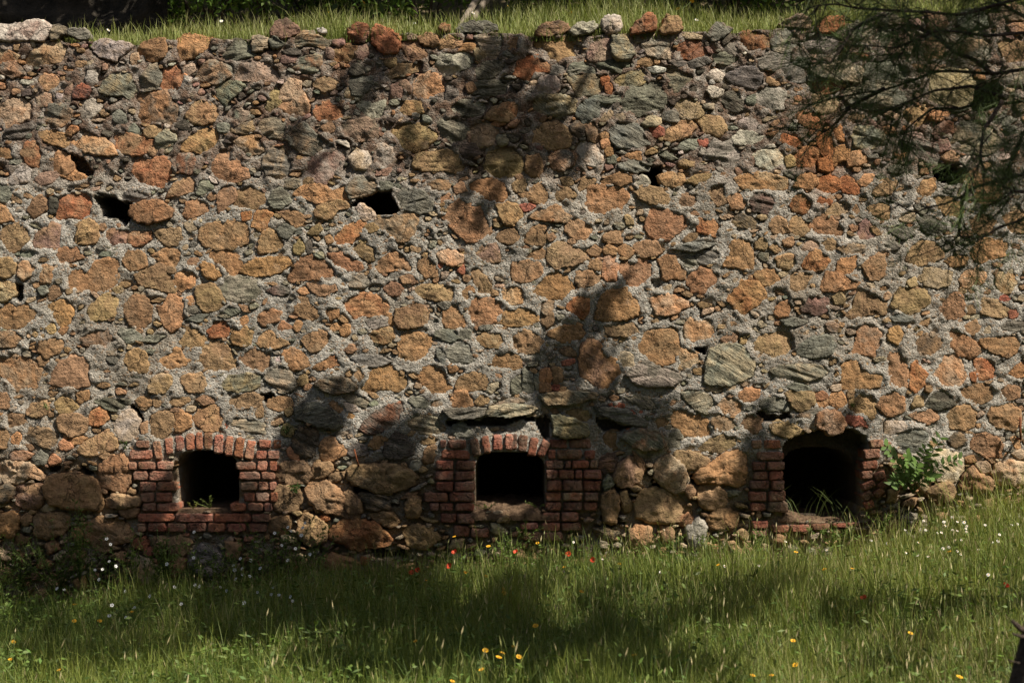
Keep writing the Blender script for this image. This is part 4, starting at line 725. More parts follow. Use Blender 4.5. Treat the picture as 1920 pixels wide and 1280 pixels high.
seed_no = [0]
def stone_geo(poly, kind, h, back=0.09, sharp=6.0, facet=0.28, amp=0.010, brick=False, fine=1.0, lift=0.0, grow=0.0):
    """one stone: rings from its outline to its middle, faceted and roughened; returns verts, quads, tris, col, col2"""
    seed_no[0] += 1; sd = seed_no[0]
    r = np.random.default_rng(1000 + sd)
    poly = chaikin(poly, .07 if not brick else r.uniform(.04, .11))
    if np.sum(poly[:, 0] * np.roll(poly[:, 1], -1) - poly[:, 1] * np.roll(poly[:, 0], -1)) < 0: poly = poly[::-1]
    per = np.sum(np.linalg.norm(np.diff(np.vstack([poly, poly[:1]]), axis=0), axis=1))
    n = int(np.clip(per / (0.0145 * fine), 9, 64))
    P, per = resample(poly, n)
    c = P.mean(0)
    R = np.sqrt(area(P) / math.pi)
    jd = (0.0085 if not brick else 0.0035) * min(1.0, R / .05)
    out = (P - c) / (np.linalg.norm(P - c, axis=1)[:, None] + 1e-6)
    P = P + out * (grow + jd * (vn(xz3(P[:, 0], P[:, 1], 26.0), sd) + r.uniform(-.9, .9, n)))[:, None]
    rings = int(np.clip(R / (0.0155 * fine), 2, 11))
    ew = min(.12, .006 / max(R, .01))
    ts = [1.0, 1 - ew] + list(np.linspace(1 - 2.6 * ew, 0.0, rings + 1)[:-1])
    fs = float(surf(np.array([c[0]]), np.array([c[1]]))[0]) + lift
    pts, T = [], []
    for t in ts:
        pts.append(c + (P - c) * t); T.append(np.full(n, t))
    pts.append(c[None]); T.append(np.zeros(1))
    Q2 = np.concatenate(pts); T = np.concatenate(T)
    rel = (Q2 - c) / max(R, 1e-4)
    H = np.full(len(Q2), h)
    for k in range(4 if not brick else 1):
        a = r.uniform(0, 2 * math.pi); sl = r.uniform(0.15, 1.0) * facet * min(R, .14)
        H = np.minimum(H, h + sl * (0.12 + r.uniform(-.1, .25)) - sl * (rel[:, 0] * math.cos(a) + rel[:, 1] * math.sin(a)))
    edge = -0.006 + (h + 0.006) * np.clip((1 - T ** sharp), 0, 1) ** 0.55
    F = np.minimum(H, edge)
    q3 = np.stack([Q2[:, 0] + sd * 3.1, Q2[:, 1], np.full(len(Q2), sd * 1.7)], 1)
    if kind[0] in 'gsd' and not brick:
        a = r.uniform(-.55, .35)
        u = q3[:, 0] * math.cos(a) + q3[:, 1] * math.sin(a); v = -q3[:, 0] * math.sin(a) + q3[:, 1] * math.cos(a)
        ns = fbm(np.stack([u * 5, v * 34, q3[:, 2]], 1), 2, sd) * 1.3
    else:
        ns = fbm(q3 * np.array([11, 11, 1]), 2, sd) + 1.0 * np.abs(vn(q3 * np.array([30, 24, 1]), sd + 3)) - 0.45
    F = F + ns * amp * (1 - 0.5 * T ** 8) * np.clip(R / 0.06, .4, 1.2)
    m = len(Q2)
    V = np.stack([Q2[:, 0], -(F + fs), Q2[:, 1]], 1)
    Vb = np.stack([P[:, 0], np.full(n, -fs + back), P[:, 1]], 1)
    V = np.concatenate([V, Vb])
    i = np.arange(n); i2 = (i + 1) % n
    quads = [np.stack([m + i, m + i2, i2, i], 1)]
    for k in range(len(ts) - 1):
        quads.append(np.stack([k * n + i, k * n + i2, (k + 1) * n + i2, (k + 1) * n + i], 1))
    k = (len(ts) - 1) * n
    tris = np.stack([k + i, k + i2, np.full(n, m - 1)], 1)
    c1 = np.array(PAL[kind[0]]); c2 = np.array(PAL[kind[1]]) if len(kind) > 1 else c1 * r.uniform(.72, 1.2)
    jt = r.uniform(.80, 1.18); hue = 1 + r.normal(0, .035, 3)
    c1 = c1 * jt * hue; c2 = c2 * jt * hue
    if len(kind) > 1: c2 = c2 * .75 + c1 * .25
    c1 = np.append(c1, r.random()); c2 = np.append(c2, 1.0 if kind[0] in 'gsd' and not brick else r.choice([0, 0, .35]))
    N = len(V)
    return V, np.concatenate(quads), tris, np.tile(c1, (N, 1)), np.tile(c2, (N, 1))

# ------------------------------------------------------------------ the wall
wall = tag(obj("stone_wall", None), "tall rubble stone wall with lime mortar and three brick-framed openings at its foot", "wall")

# bricks of the surrounds
surround_labels = ["brick surround of the left opening, complete with arch and sill",
                   "worn dark red brick surround of the middle opening",
                   "broken brick surround of the right opening, its arch mostly fallen"]
for si, groups in enumerate(BRICKS):
    quads = []
    for (ox, oy), txt in groups:
        for tok in txt.split():
            v = [float(q) for q in tok.split(',')]
            x0, y0, x1, y1 = v[:4]; tilt = math.radians(v[4]) if len(v) > 4 else math.radians(random.uniform(-1.2, 1.2))
            cx, cy = (x0 + x1) / 2, (y0 + y1) / 2
            q = []
            for (x, y) in ((x0, y0), (x1, y0), (x1, y1), (x0, y1)):
                dx, dy = x - cx + random.uniform(-.35, .35), y - cy + random.uniform(-.3, .3)
                dx *= 1.0; dy *= 1.02
                q.append((wx(ox + 2.5 * (cx + dx * math.cos(tilt) - dy * math.sin(tilt))), wz(oy + 2.5 * (cy + dx * math.sin(tilt) + dy * math.cos(tilt)))))
            quads.append(np.array(q[::-1]))
    # the ledge (sill bed) is the body of the surround
    hp = [HOLES[0], HOLES[1], HOLES[2]][si][1]
    hx0, hx1 = min(p[0] for p in hp), max(p[0] for p in hp)
    zb = [wz(955), wz(950), wz(966)][si]
    nxs, nys = 30, 26
    xs = np.linspace(wx(hx0) - .04, wx(hx1) + .04, nxs); ys = np.linspace([.0, -.02, -.02][si], .9, nys)
    X, Y = np.meshgrid(xs, ys)
    rough = [0.004, 0.034, 0.03][si]
    Z = zb + rough * 1.6 * fbm(np.stack([X.ravel() * 9, Y.ravel() * 9, np.full(X.size, si)], 1), 3, 31).reshape(X.shape)
    Z += [0.0, 0.02, -0.015][si] - [0.0, 0.09, 0.07][si] * np.clip(-(Y - .06) / .1, 0, 1)
    if si == 2: Z += 0.05 * np.clip((wx(1500) - X) / .2, 0, 1)
    top = np.stack([X.ravel(), Y.ravel(), Z.ravel()], 1)
    bot = np.stack([xs, np.full(nxs, [.005, -.01, -.01][si]), np.full(nxs, zb - [.03, .10, .05][si])], 1)
    ii = np.arange(nys - 1)[:, None] * nxs + np.arange(nxs - 1)[None]
    ii = ii.ravel()
    Qs = np.stack([ii, ii + 1, ii + nxs + 1, ii + nxs], 1)
    b0 = nxs * nys + np.arange(nxs - 1)
    Qs = np.concatenate([Qs, np.stack([b0, b0 + 1, np.arange(nxs - 1) + 1, np.arange(nxs - 1)], 1)])
    sur = obj("brick_surround", make_mesh("brick_surround", np.concatenate([top, bot]), [Qs]), M_RUBBLE, wall)
    sur["label"] = surround_labels[si]
    for q in quads:
        w, m = window(q)
        frac = np.mean(occ[w][m] == 3) if m.any() else 0
        if frac > .7: continue
        occ[w][m] = np.where(occ[w][m] == 3, 3, 2)
        kind = random.choice(['k', 'kb', 'kr', 'kp', 'kp', 'kt', 'kd'])
        h = [.020, .027, .026][si] + random.uniform(-.007, .009)
        V, Qd, Td, c1, c2 = stone_geo(q, kind, h, back=.24, sharp=[26, 14, 16][si], facet=[.05, .16, .14][si], amp=[.004, .009, .008][si], brick=True)
        k = [1.08, .92, .86][si] * random.uniform(.66, 1.2)
        c1[:, :3] *= k; c2[:, :3] *= k
        obj("brick", make_mesh("brick", V, [Qd, Td], {"col": c1, "col2": c2}), M_BRICK, sur)

# read the outlines
polys = []
for (ox, oy), txt in STONES.items():
    for rec in txt.replace("\n", ";").split(";"):
        rec = rec.strip()
        if not rec: continue
        tk = rec.split()
        P = np.array([[float(a) for a in q.split(",")] for q in tk[1:]])
        polys.append((tk[0], np.stack([wx(ox + 2.5 * P[:, 0]), wz(oy + 2.5 * P[:, 1])], 1)))
polys.sort(key=lambda t: -area(t[1]))
placed = []
for kind, P in polys:
    w, m = window(P)
    if not m.any(): continue
    cur = occ[w][m]
    if np.mean(cur == 1) > .38 or np.mean(cur == 2) > .25 or np.mean(cur == 3) > .28: continue
    occ[w][m] = np.where(occ[w][m] == 0, 1, occ[w][m])
    placed.append((kind, P, True))

# fill the gaps between them: smaller stones dropped at random, larger first
fill_kinds_mid = ['bo', 'b', 'b', 'by', 'b', 'g', 'b', 'yb', 'gt', 't', 'gt', 'tb', 'gt', 'tg']
fill_kinds_top = ['g', 'gd', 'b', 'br', 'bp', 'd', 'gt', 't', 'w', 'o', 'g', 'p', 'd']
fr = np.random.default_rng(55)
frame_x = 3.9
for rad, tries in ((.085, 2500), (.062, 3500), (.045, 6000), (.034, 6500), (.025, 5500), (.017, 2000)):
    for _ in range(tries):
        x = fr.uniform(GX0 + .08, GX1 - .08)
        z = fr.uniform(-.35, float(top_z(x)) - .02)
        outside = abs(x) > frame_x
        zt, zl = float(zone_top(z)), float(zone_low(z))
        keep = 1.0 if outside else (.62 if zt > .5 else (.75 if zl > .5 else .40))
        if rad > .05 and not outside and zl < .5: keep *= .6
        if fr.random() > keep: continue
        n = fr.integers(4, 7)
        a = np.sort(fr.uniform(0, 2 * math.pi, n) * .16 + np.arange(n) * 2 * math.pi / n)
        el = fr.uniform(.25, .8)
        rr = rad * fr.uniform(.75, 1.15, n)
        th = fr.normal(0, .3)
        u, v = rr * np.cos(a), rr * np.sin(a) * el
        P = np.stack([x + u * math.cos(th) - v * math.sin(th), z + u * math.sin(th) + v * math.cos(th)], 1)
        big = (P - P.mean(0)) * (1.12 if not outside else 1.06) + P.mean(0)
        w, m = window(big)
        if not m.any() or (occ[w][m] > 0).any(): continue
        w, m = window(P)
        occ[w][m] = 1
        placed.append((random.choice(fill_kinds_top if zt > fr.random() else fill_kinds_mid), P, False))

def in_frame(P):
    c = P.mean(0)
    return abs(c[0]) < 3.9 and c[1] > ground_z(c[0], 0) - .05
cand = [t for t in placed if in_frame(t[1])]
cand.sort(key=lambda t: -area(t[1]))
singles = set(id(t) for t in cand[:300])
rub = [[], [], [], [], []]; nrub = 0
for t in placed:
    kind, P, dig = t
    c = P.mean(0); R = math.sqrt(area(P) / math.pi)
    zt, zl = float(zone_top(c[1])), float(zone_low(c[1]))
    h = random.uniform(.002, .018) * (1 - zt) * (1 - zl) + random.uniform(.003, .020) * zt + random.uniform(.02, .065) * zl
    h *= min(1.0, .35 + R / .09)
    if kind[0] == 'k' and R < .05: h = min(h, .008)
    cap = c[1] > float(top_z(c[0])) - .07 and dig
    back = .09 if not cap else min(.30, 2.2 * R)
    if cap: h += .008
    for (lx, ly, lh) in LEDGES:
        if abs(c[0] - wx(lx)) < .06 and abs(c[1] - wz(ly)) < .045: h += lh
    fine = 1.0 if R > .05 else 1.0
    grow = ((.015 + .002 * zt + .002 * zl) if not cap else 0.0) if dig else .002
    geo = stone_geo(P, kind, h, back=back, sharp=28 - 8 * zt - 21 * zl, facet=.14 + .26 * zt + .36 * zl, amp=.0105 + .000 * zt + .006 * zl, fine=fine, grow=grow)
    stain = .75 * math.exp(-((c[0] - wx(1545)) / .13) ** 2 - ((c[1] - wz(290)) / .32) ** 2)
    for cc_ in (geo[3], geo[4]): cc_[:, :3] = cc_[:, :3] * (1 - stain) + np.array([.34, .135, .048]) * stain
    if id(t) in singles:
        obj("stone", make_mesh("stone", geo[0], [geo[1], geo[2]], {"col": geo[3], "col2": geo[4]}), M_STONE, wall)
    else:
        rub[0].append(geo[0]); rub[1].append(geo[1] + nrub); rub[2].append(geo[2] + nrub); rub[3].append(geo[3]); rub[4].append(geo[4])
        nrub += len(geo[0])
o = obj("rubble_fill", make_mesh("rubble_fill", np.concatenate(rub[0]), [np.concatenate(rub[1]), np.concatenate(rub[2])], {"col": np.concatenate(rub[3]), "col2": np.concatenate(rub[4])}), M_STONE, wall)
o["kind"] = "stuff"

# mortar: a relief sheet between the stones, pushed back into every hole
X, Z = np.meshgrid(gx, gz)
xf, zf = X.ravel(), Z.ravel()
f = surf(xf, zf)
zt, zl = zone_top(zf), zone_low(zf)
f = f + (.0035 - .007 * zt - .033 * zl)
brk = (occ == 2).ravel()
f = f + np.where(brk, .45, 1.0) * (.015 * fbm(xz3(xf, zf, 7.0), 2, 21) + .019 * fbm(xz3(xf, zf, 17.0), 2, 22) * (1 + .3 * zt) + .0022 * np.random.default_rng(3).normal(0, 1, len(xf)))
f = np.where(brk, f + .0075, f)
st = occ == 1
ero = st.copy()
ero[1:] &= st[:-1]; ero[:-1] &= st[1:]; ero[:, 1:] &= st[:, :-1]; ero[:, :-1] &= st[:, 1:]
f = np.where(ero.ravel(), f - .03, f)
f = np.where((st & ~ero).ravel(), f - .006, f)
dil = st.copy()
dil[1:] |= st[:-1]; dil[:-1] |= st[1:]; dil[:, 1:] |= st[:, :-1]; dil[:, :-1] |= st[:, 1:]
gap = dil & ~ero & (occ != 2)
gn = sstep(.02, .28, fbm(xz3(xf, zf, 6.5), 2, 67) + .02 * zt + .10 * zl)
f = np.where(gap.ravel(), f - (.018 + .004 * zt + .01 * zl) * gn, f)        # joints washed out along parts of the stones' edges
hd = hole_depth.ravel()
f = np.where(hd > 0, f - hd, f)
tz = top_z(xf) + .018 * fbm(xz3(xf, zf * 0, 6.0), 3, 41)
over = np.clip(zf - tz, 0, None)
f = np.where(over > 0, f - over * 5.0 - .01, f)
zz = np.where(over > 0, tz + .02 * fbm(np.stack([xf * 14, over * 60, xf * 0], 1), 2, 44), zf)
V = np.stack([xf, -f, zz], 1)
ii = (np.arange(NZ - 1)[:, None] * NX + np.arange(NX - 1)[None]).ravel()
Qm = np.stack([ii, ii + 1, ii + NX + 1, ii + NX], 1)
col = np.zeros((len(V), 4)); col[:, 3] = np.where(hd > .3, 0.0, np.where(hd > .05, .15, 1.0))  # alpha carries the painted shade of holes and the arch recess
col[:, 0] = np.clip(zt * 1.0 + .15 * sstep(.1, .5, fbm(xz3(xf, zf, 1.3), 2, 61)), 0, 1)
col[:, 1] = np.clip(zl * .95 + .25 * sstep(0, .5, fbm(xz3(xf, zf, 1.1), 2, 62)) * (1 - zt), 0, 1)
col[:, 2] = .8 * np.exp(-((xf - wx(1545)) / .12) ** 2 - ((zf - wz(300)) / .30) ** 2)
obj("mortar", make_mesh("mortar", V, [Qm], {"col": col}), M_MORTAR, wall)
print("stones placed", len(placed), "singles", len(singles))

# rusty iron rods let into the face
def rod(pts, r=.007):
    V, Q, T = tube(pts, [r] * len(pts), 8)
    obj("iron_rod", make_mesh("iron_rod", V, [Q, T]), M_RUST, wall)
a = at(673, 872, -.02); rod([a + [0, .06, 0], a + [0, -.05, 0.0], a + [-.012, -.065, .05], a + [-.028, -.08, .125]])
a = at(1909, 822, -.02); rod([a + [0, .05, 0], a + [0, -.07, 0], a + [-.004, -.075, .06], a + [-.006, -.078, .165]], .009)
a = at(1036, 415, -.01); rod([a + [0, .05, 0], a + [0, -.03, 0], a + [.004, -.05, .004]])
# ------------------------------------------------------------------ ground and meadow
nx_, ny_ = 90, 70
xs = np.concatenate([[-60, -30], np.linspace(-14, 14, nx_ - 4), [30, 60]]); ys = np.concatenate([[0.25], np.linspace(0, -15.5, ny_ - 3), [-30, -60]])
X, Y = np.meshgrid(xs, ys)
Zg = ground_z(X, Y) - .01
ii = (np.arange(ny_ - 1)[:, None] * nx_ + np.arange(nx_ - 1)[None]).ravel()
g = obj("ground", make_mesh("ground", np.stack([X.ravel(), Y.ravel(), Zg.ravel()], 1), [np.stack([ii, ii + nx_, ii + nx_ + 1, ii + 1], 1)]), M_SOIL)
g["kind"] = "structure"

def tri_patch(x, y, k, seed): return fbm(np.stack([x * k, y * k, np.zeros_like(x)], 1), 2, seed)

def meadow(n):
    nt_ = n // 7
    y = -rng.uniform(0.02, 1, nt_) ** 0.9 * 6.3
    x = rng.uniform(-1, 1, nt_) * (3.84 * (14 + y) / 14 + .45)
    pick = rng.integers(0, nt_, n)
    x = x[pick] + rng.normal(0, .016, n); y = np.minimum(y[pick] + rng.normal(0, .016, n), -.03)
    z = ground_z(x, y)
    pn = tri_patch(x, y, 1.5, 71); p2 = tri_patch(x, y, 4.0, 72)
    dry = np.clip(.5 * sstep(.2, 2.2, x) + .5 * tri_patch(x, y, .9, 73) + .12, 0, 1)
    h = .125 * rng.uniform(.6, 1.35, nt_)[pick] * (1 + .5 * pn + .5 * p2) * rng.uniform(.5, 1.6, n)
    tall = rng.random(n) < .10
    h = np.where(tall, h * 2.1, h)
    h = np.clip(h, .04, .36) * (1 - .22 * sstep(-1.5, -4.0, y)) * (1 + .6 * sstep(2.3, 3.4, x) * sstep(-1.4, -.2, y))
    az = rng.uniform(0, 2 * math.pi, n)
    lean = np.abs(rng.normal(.06, .18, n)); curl = np.abs(rng.normal(.05, .26, n))
    g1 = np.array([.060, .105, .020]); g2 = np.array([.225, .255, .055]); st = np.array([.42, .36, .18]); rd = np.array([.16, .075, .04])
    mixv = np.clip(.42 + .22 * sstep(.6, 2.4, x) + .5 * pn + rng.normal(0, .2, n) + rng.normal(0, .22, nt_)[pick], 0, 1)[:, None]
    col = g1 * (1 - mixv) + g2 * mixv
    sdry = (rng.random(n) < .04 + .28 * dry)[:, None]
    tip = np.where(sdry, st * rng.uniform(.6, 1.1, (n, 1)), col * 1.25)
    rdm = (rng.random(n) < .05 * dry)[:, None]
    tip = np.where(rdm, rd, tip)
    col = np.where(sdry, col * .7 + st * .3, col)
    return np.stack([x, y, z], 1), h, rng.uniform(.0018, .0045, n), az, lean, curl, col, tip
o = obj("meadow_grass", blade_mesh("meadow_grass", *meadow(200000)), M_GRASS)
tag(o, "uncut green meadow grass growing along the foot of the wall", "grass", kind="stuff")

# seed-bearing stalks standing above the grass
n = 3800
y = -rng.uniform(0.03, 1, n) * 5.8
x = rng.uniform(-1, 1, n) * (3.84 * (14 + y) / 14 + .4)
keep = rng.random(n) < .35 + .65 * sstep(-1.5, 2.5, x + 1.2 * tri_patch(x, y, 1.1, 78))
x, y = x[keep], y[keep]; n = len(x)
base = np.stack([x, y, ground_z(x, y)], 1); hh = rng.uniform(.16, .36, n)
az = rng.uniform(0, 6.28, n); lean = np.abs(rng.normal(0, .14, n))
tipp = base + np.stack([np.cos(az) * lean * hh, np.sin(az) * lean * hh, hh], 1)
sd_ = unit(np.stack([-np.sin(az + .5), np.cos(az + .5), np.zeros(n)], 1))
cg = np.array([.16, .20, .055]) * rng.uniform(.6, 1.3, (n, 1)); cs = np.where(rng.random((n, 1)) < .5, np.array([[.42, .36, .19]]), np.array([[.24, .25, .09]])) * rng.uniform(.7, 1.2, (n, 1))
V = np.zeros((n, 8, 3)); K = np.zeros((n, 8, 3))
V[:, 0] = base - sd_ * .0012; V[:, 1] = base + sd_ * .0012; V[:, 2] = tipp + sd_ * .0009; V[:, 3] = tipp - sd_ * .0009
hl = rng.uniform(.03, .065, n)[:, None]; hd_ = unit(np.stack([np.cos(az) * .5, np.sin(az) * .5, np.ones(n)], 1))
V[:, 4] = tipp; V[:, 5] = tipp + hd_ * hl * .4 + sd_ * .0038; V[:, 6] = tipp + hd_ * hl; V[:, 7] = tipp + hd_ * hl * .4 - sd_ * .0038
K[:, :4] = cg[:, None]; K[:, 4:] = cs[:, None]
off = (np.arange(n) * 8)[:, None]
o = obj("seed_grass", make_mesh("seed_grass", V.reshape(-1, 3), [np.concatenate([off + np.array([[0, 1, 2, 3]]), off + np.array([[4, 5, 6, 7]])])], {"col": K.reshape(-1, 3)}), M_GRASS)
tag(o, "thin seed-bearing stalks standing above the meadow grass", "grass", kind="stuff")

# low broad-leaved growth in the grass, thicker on the left
n = 46000
y = -rng.uniform(0.02, 1, n) * 6.0
x = rng.uniform(-1, 1, n) * (3.84 * (14 + y) / 14 + .4)
keep = rng.random(n) < (.25 + .75 * (1 - sstep(-2.2, .2, x))) * (.4 + .6 * (tri_patch(x, y, 2.0, 75) > -.1))
x, y = x[keep], y[keep]; n = len(x)
pos = np.stack([x, y, ground_z(x, y) + rng.uniform(.02, .20, n) * (1 + .3 * tri_patch(x, y, 2.0, 76))], 1)
dr = np.stack([rng.normal(size=n), rng.normal(size=n), rng.uniform(-.2, .9, n)], 1)
cc = np.array([.10, .15, .035]) * rng.uniform(.7, 1.7, (n, 1)) * (1 + rng.normal(0, .06, (n, 3)))
V, Q, K = leaf_arrays(pos, dr, rng.uniform(.02, .065, n), rng.uniform(.009, .022, n), cc, .4)
o = obj("ground_cover", make_mesh("ground_cover", V, [Q], {"col": K}), M_LEAF)
tag(o, "low leafy weeds mixed into the meadow grass", "weeds", kind="stuff")

# ------------------------------------------------------------------ terrace above the wall
ys = np.concatenate([[.02, .12, .3], np.linspace(.5, 1.6, 12), np.linspace(1.8, 7, 12)]); xs = np.linspace(-9, 9, 91)
X, Y = np.meshgrid(xs, ys)
def terrace_z(x, y):
    y = np.asarray(y, float)
    return top_z(x) - .05 + .27 * np.clip(y, 0, 1.5) + 1.15 * np.clip(y - 1.9, 0, 99) + .04 * np.sin(np.asarray(x) * 2.3) * np.clip(y, 0, 1)
Zt = terrace_z(X, Y) + .03 * fbm(np.stack([X.ravel() * 2, Y.ravel() * 2, X.ravel() * 0], 1), 2, 81).reshape(X.shape)
ii = (np.arange(len(ys) - 1)[:, None] * len(xs) + np.arange(len(xs) - 1)[None]).ravel()
o = obj("terrace_ground", make_mesh("terrace_ground", np.stack([X.ravel(), Y.ravel(), Zt.ravel()], 1), [np.stack([ii, ii + 1, ii + len(xs) + 1, ii + len(xs)], 1)]), M_DRYSOIL)
o["kind"] = "structure"
n = 34000
y = np.where(rng.random(n) < .18, rng.uniform(.0, .1, n), rng.uniform(.05, 1.5, n)); x = rng.uniform(-4.7, 4.7, n)
left_gap = (x < wx(100)) & (rng.random(n) < .9)
keep = ~left_gap & (y < .35 + .25 * rng.random(n) + 1.0 * np.exp(-((x - .9) / 1.1) ** 2))
x, y = x[keep], y[keep]; n = len(x)
h = .095 * rng.uniform(.5, 1.7, n) * (1 + .5 * tri_patch(x, y, 1.2, 85)) * (1 + .5 * sstep(.1, .6, y)) * (1 + .8 * np.exp(-((x - wx(640)) / .4) ** 2))
g2 = np.array([.20, .255, .06]); st = np.array([.50, .45, .24])
m_ = np.clip(rng.normal(.35, .25, (n, 1)), 0, 1)
col = g2 * rng.uniform(.6, 1.25, (n, 1)); tip = col * (1 - m_) + st * m_
o = obj("terrace_grass", blade_mesh("terrace_grass", np.stack([x, y, terrace_z(x, y)], 1), h, rng.uniform(.0035, .006, n), rng.uniform(0, 6.28, n), np.abs(rng.normal(.12, .15, n)), np.abs(rng.normal(.2, .2, n)), col, tip), M_GRASS)
tag(o, "fringe of sunlit dry-tipped grass along the top of the wall", "grass", kind="stuff")

# dark rocky bank behind the terrace on the left
xs = np.linspace(-6.5, wx(262), 70); zs = np.linspace(0, 1.6, 26)
X, Zr = np.meshgrid(xs, zs)
pp = np.stack([X.ravel() * 2.2, Zr.ravel() * 2.2, X.ravel() * 0], 1)
dy = .30 * np.abs(fbm(pp, 3, 91)).reshape(X.shape) + .25 * Zr
ii = (np.arange(25)[:, None] * 70 + np.arange(69)[None]).ravel()
o = obj("rock_bank", make_mesh("rock_bank", np.stack([X.ravel(), (1.25 - .22 + dy).ravel(), (terrace_z(X, X * 0 + 1.2) - .1 + Zr).ravel()], 1), [np.stack([ii, ii + 1, ii + 71, ii + 70], 1)]), M_DARKROCK)
o["kind"] = "structure"

def leaf_ball(n, c, rad, size, green, flat=.2, var=.35):
    d = unit(rng.normal(size=(n, 3))); r = rng.uniform(0, 1, n) ** (1 / 2.2)
    pos = np.array(c) + d * r[:, None] * np.array(rad)
    dr = unit(rng.normal(size=(n, 3)) + d * .5 + np.array([0, 0, -.25]))
    cc = np.array(green) * rng.uniform(1 - var, 1 + var, (n, 1)) * (1 + rng.normal(0, .07, (n, 3)))
    return leaf_arrays(pos, dr, rng.uniform(.7, 1.3, n) * size, rng.uniform(.35, .5, n) * size, cc, flat)

# shrubs standing at the back of the terrace
SHRUBS = [(400, .95, .42, 1.0, "bright green shrub leaning over the terrace grass, upper left"), (500, 1.0, .45, 1.2, "leafy green shrub behind the purple-grey cap stone"),
          (690, 1.75, .55, 1.0, "dark shrub in shade behind the tall terrace grass"), (800, 1.1, .45, .9, "small shrub beside the thin leaning sapling stems"),
          (1000, 1.35, .5, 1.0, "dark green shrub behind the grassy crest at top centre"), (1170, 1.8, .55, 1.0, "shaded shrub behind the flowering grass right of top centre"),
          (1370, 1.0, .42, .9, "fresh green shrub with a pale stem at top right"), (1480, 1.6, .5, .9, "shrub next to the hanging pine branch at top right"),
          (250, 1.8, .5, .9, "dark shrub in shadow over the rocky bank"), (1700, 1.7, .6, 1.0, "shrub hidden behind the hanging pine branches"), (590, 1.8, .5, 1., "deeply shaded shrub between the two leafy shrubs at upper left")]
for (px, y, r, dens, lab) in SHRUBS:
    x = wx(px) * (14 + y) / 14
    z0 = float(terrace_z(x, y))
    root = tag(obj("shrub", None, loc=(x, y, z0)), lab, "shrub", "shrubs at the back of the terrace")
    s = Soup()
    for k in range(6):
        a = rng.uniform(0, 6.28); tip = np.array([math.cos(a) * r * .8, math.sin(a) * r * .5, rng.uniform(.5, 1.1)])
        s.tube([np.array([0, 0, -.05]), tip * .5 + rng.normal(0, .04, 3), tip], [.012, .008, .003], 5)
    obj("stem", s.mesh("stem"), M_BARK, root)
    s = Soup()
    for k in range(9):
        c = np.array([rng.uniform(-r, r), rng.uniform(-r * .5, r * .5), rng.uniform(.12, 1.0)])
        V, Q, K = leaf_ball(int(190 * dens), c, (.24, .22, .20), .065, (.12, .19, .04), .3)
        s.add(V, Q, None, K)
    obj("foliage", s.mesh("foliage"), M_LEAF, root)

# trees of the terrace: thin stems in view, crowns above the frame that shade the bank
def terrace_tree(px, y, lean, rad, cx, lab, name="slender_tree"):
    x = wx(px) * (14 + y) / 14; z0 = float(terrace_z(x, y))
    root = tag(obj(name, None, loc=(x, y, z0)), lab, "tree", "trees on the terrace")
    pts = [np.array([lean * t * 1.2 + .03 * math.sin(t * 5), .25 * t, t * 2.6 - .1]) for t in np.linspace(0, 1, 7)]
    V, Q, T = tube(pts, np.linspace(rad, rad * .45, 7), 9)
    obj("trunk", make_mesh("trunk", V, [Q, T]), M_BARK, root)
    s = Soup(); b = Soup()
    for k in range(34):
        zc = rng.uniform(5.4, 8.0)
        yc = .72 - (zc - 4.2) * .5 + rng.uniform(.15, 3.0)
        xc = cx + rng.uniform(-1.25, 1.25) + .6 * (zc - 4.2)
        c = np.array([xc - x, yc - y, zc - z0])
        V, Q, K = leaf_ball(150, c, (.5, .5, .35), .14, (.06, .10, .022), .3)
        s.add(V, Q, None, K)
        if k % 2 == 0: b.tube([pts[-1 - k % 3], (pts[-1] + c) / 2 + rng.normal(0, .1, 3), c], [.03, .02, .006], 5)
    obj("branches", b.mesh("branches"), M_BARK, root)
    obj("crown", s.mesh("crown"), M_LEAF, root)
terrace_tree(792, .95, -.6, .022, -1.3, "thin leaning sapling stem above the top of the wall, left of centre")
terrace_tree(1186, 1.1, .7, .026, .9, "slim dark trunk leaning right above the top of the wall")
terrace_tree(1372, 1.3, .1, .05, 2.8, "pale stem with a leafy top at upper right")
terrace_tree(596, 1.15, .02, .012, -3.0, "straight thin reddish stem above the wall at upper left")
terrace_tree(360, 1.5, -.5, .016, -4.8, "thin bare twig-like stem over the grass at far upper left")
terrace_tree(1290, 1.9, .25, .06, 4.6, "dark trunk in the shade behind the grassy crest")

# two weathered poles leaning at the top of the wall
for (p0, p1, y, r, lab) in (((868, 42), (905, -20), .55, .028, "weathered grey pole leaning on the terrace, the left of two"),
                            ((888, 34), (922, -14), .72, .032, "thick pale pole leaning on the terrace, the right of two")):
    a = at(*p0, y); b_ = at(*p1, y + .3)
    d = b_ - a
    pts = [a - d * .3, a, a + d, a + d * 2.6]
    V, Q, T = tube(np.array(pts) - a, [r, r, r * .95, r * .8], 10)
    o = obj("leaning_pole", make_mesh("leaning_pole", V, [Q, T]), M_POLE, None, tuple(a))
    tag(o, lab, "pole", "poles leaning on the terrace")

# ------------------------------------------------------------------ tall tree beyond the right edge of the view, its crown shading wall and meadow
def ground_hits(px, py, up=.06):
    """where the sight lines of photo pixels meet the meadow"""
    px = np.asarray(px, float); py = np.asarray(py, float)
    o = np.array([0, -CAMD, CAMZ]); d = np.stack([wx(px), np.full(len(px), CAMD), (640 - py) / PXM], 1)
    t = np.full(len(px), .8)
    for _ in range(14):
        p = o + d * t[:, None]
        t = np.clip((ground_z(p[:, 0], np.minimum(p[:, 1], 0)) + up - CAMZ) / np.minimum(d[:, 2], -.2), .3, 1.0)
    return o + d * t[:, None]
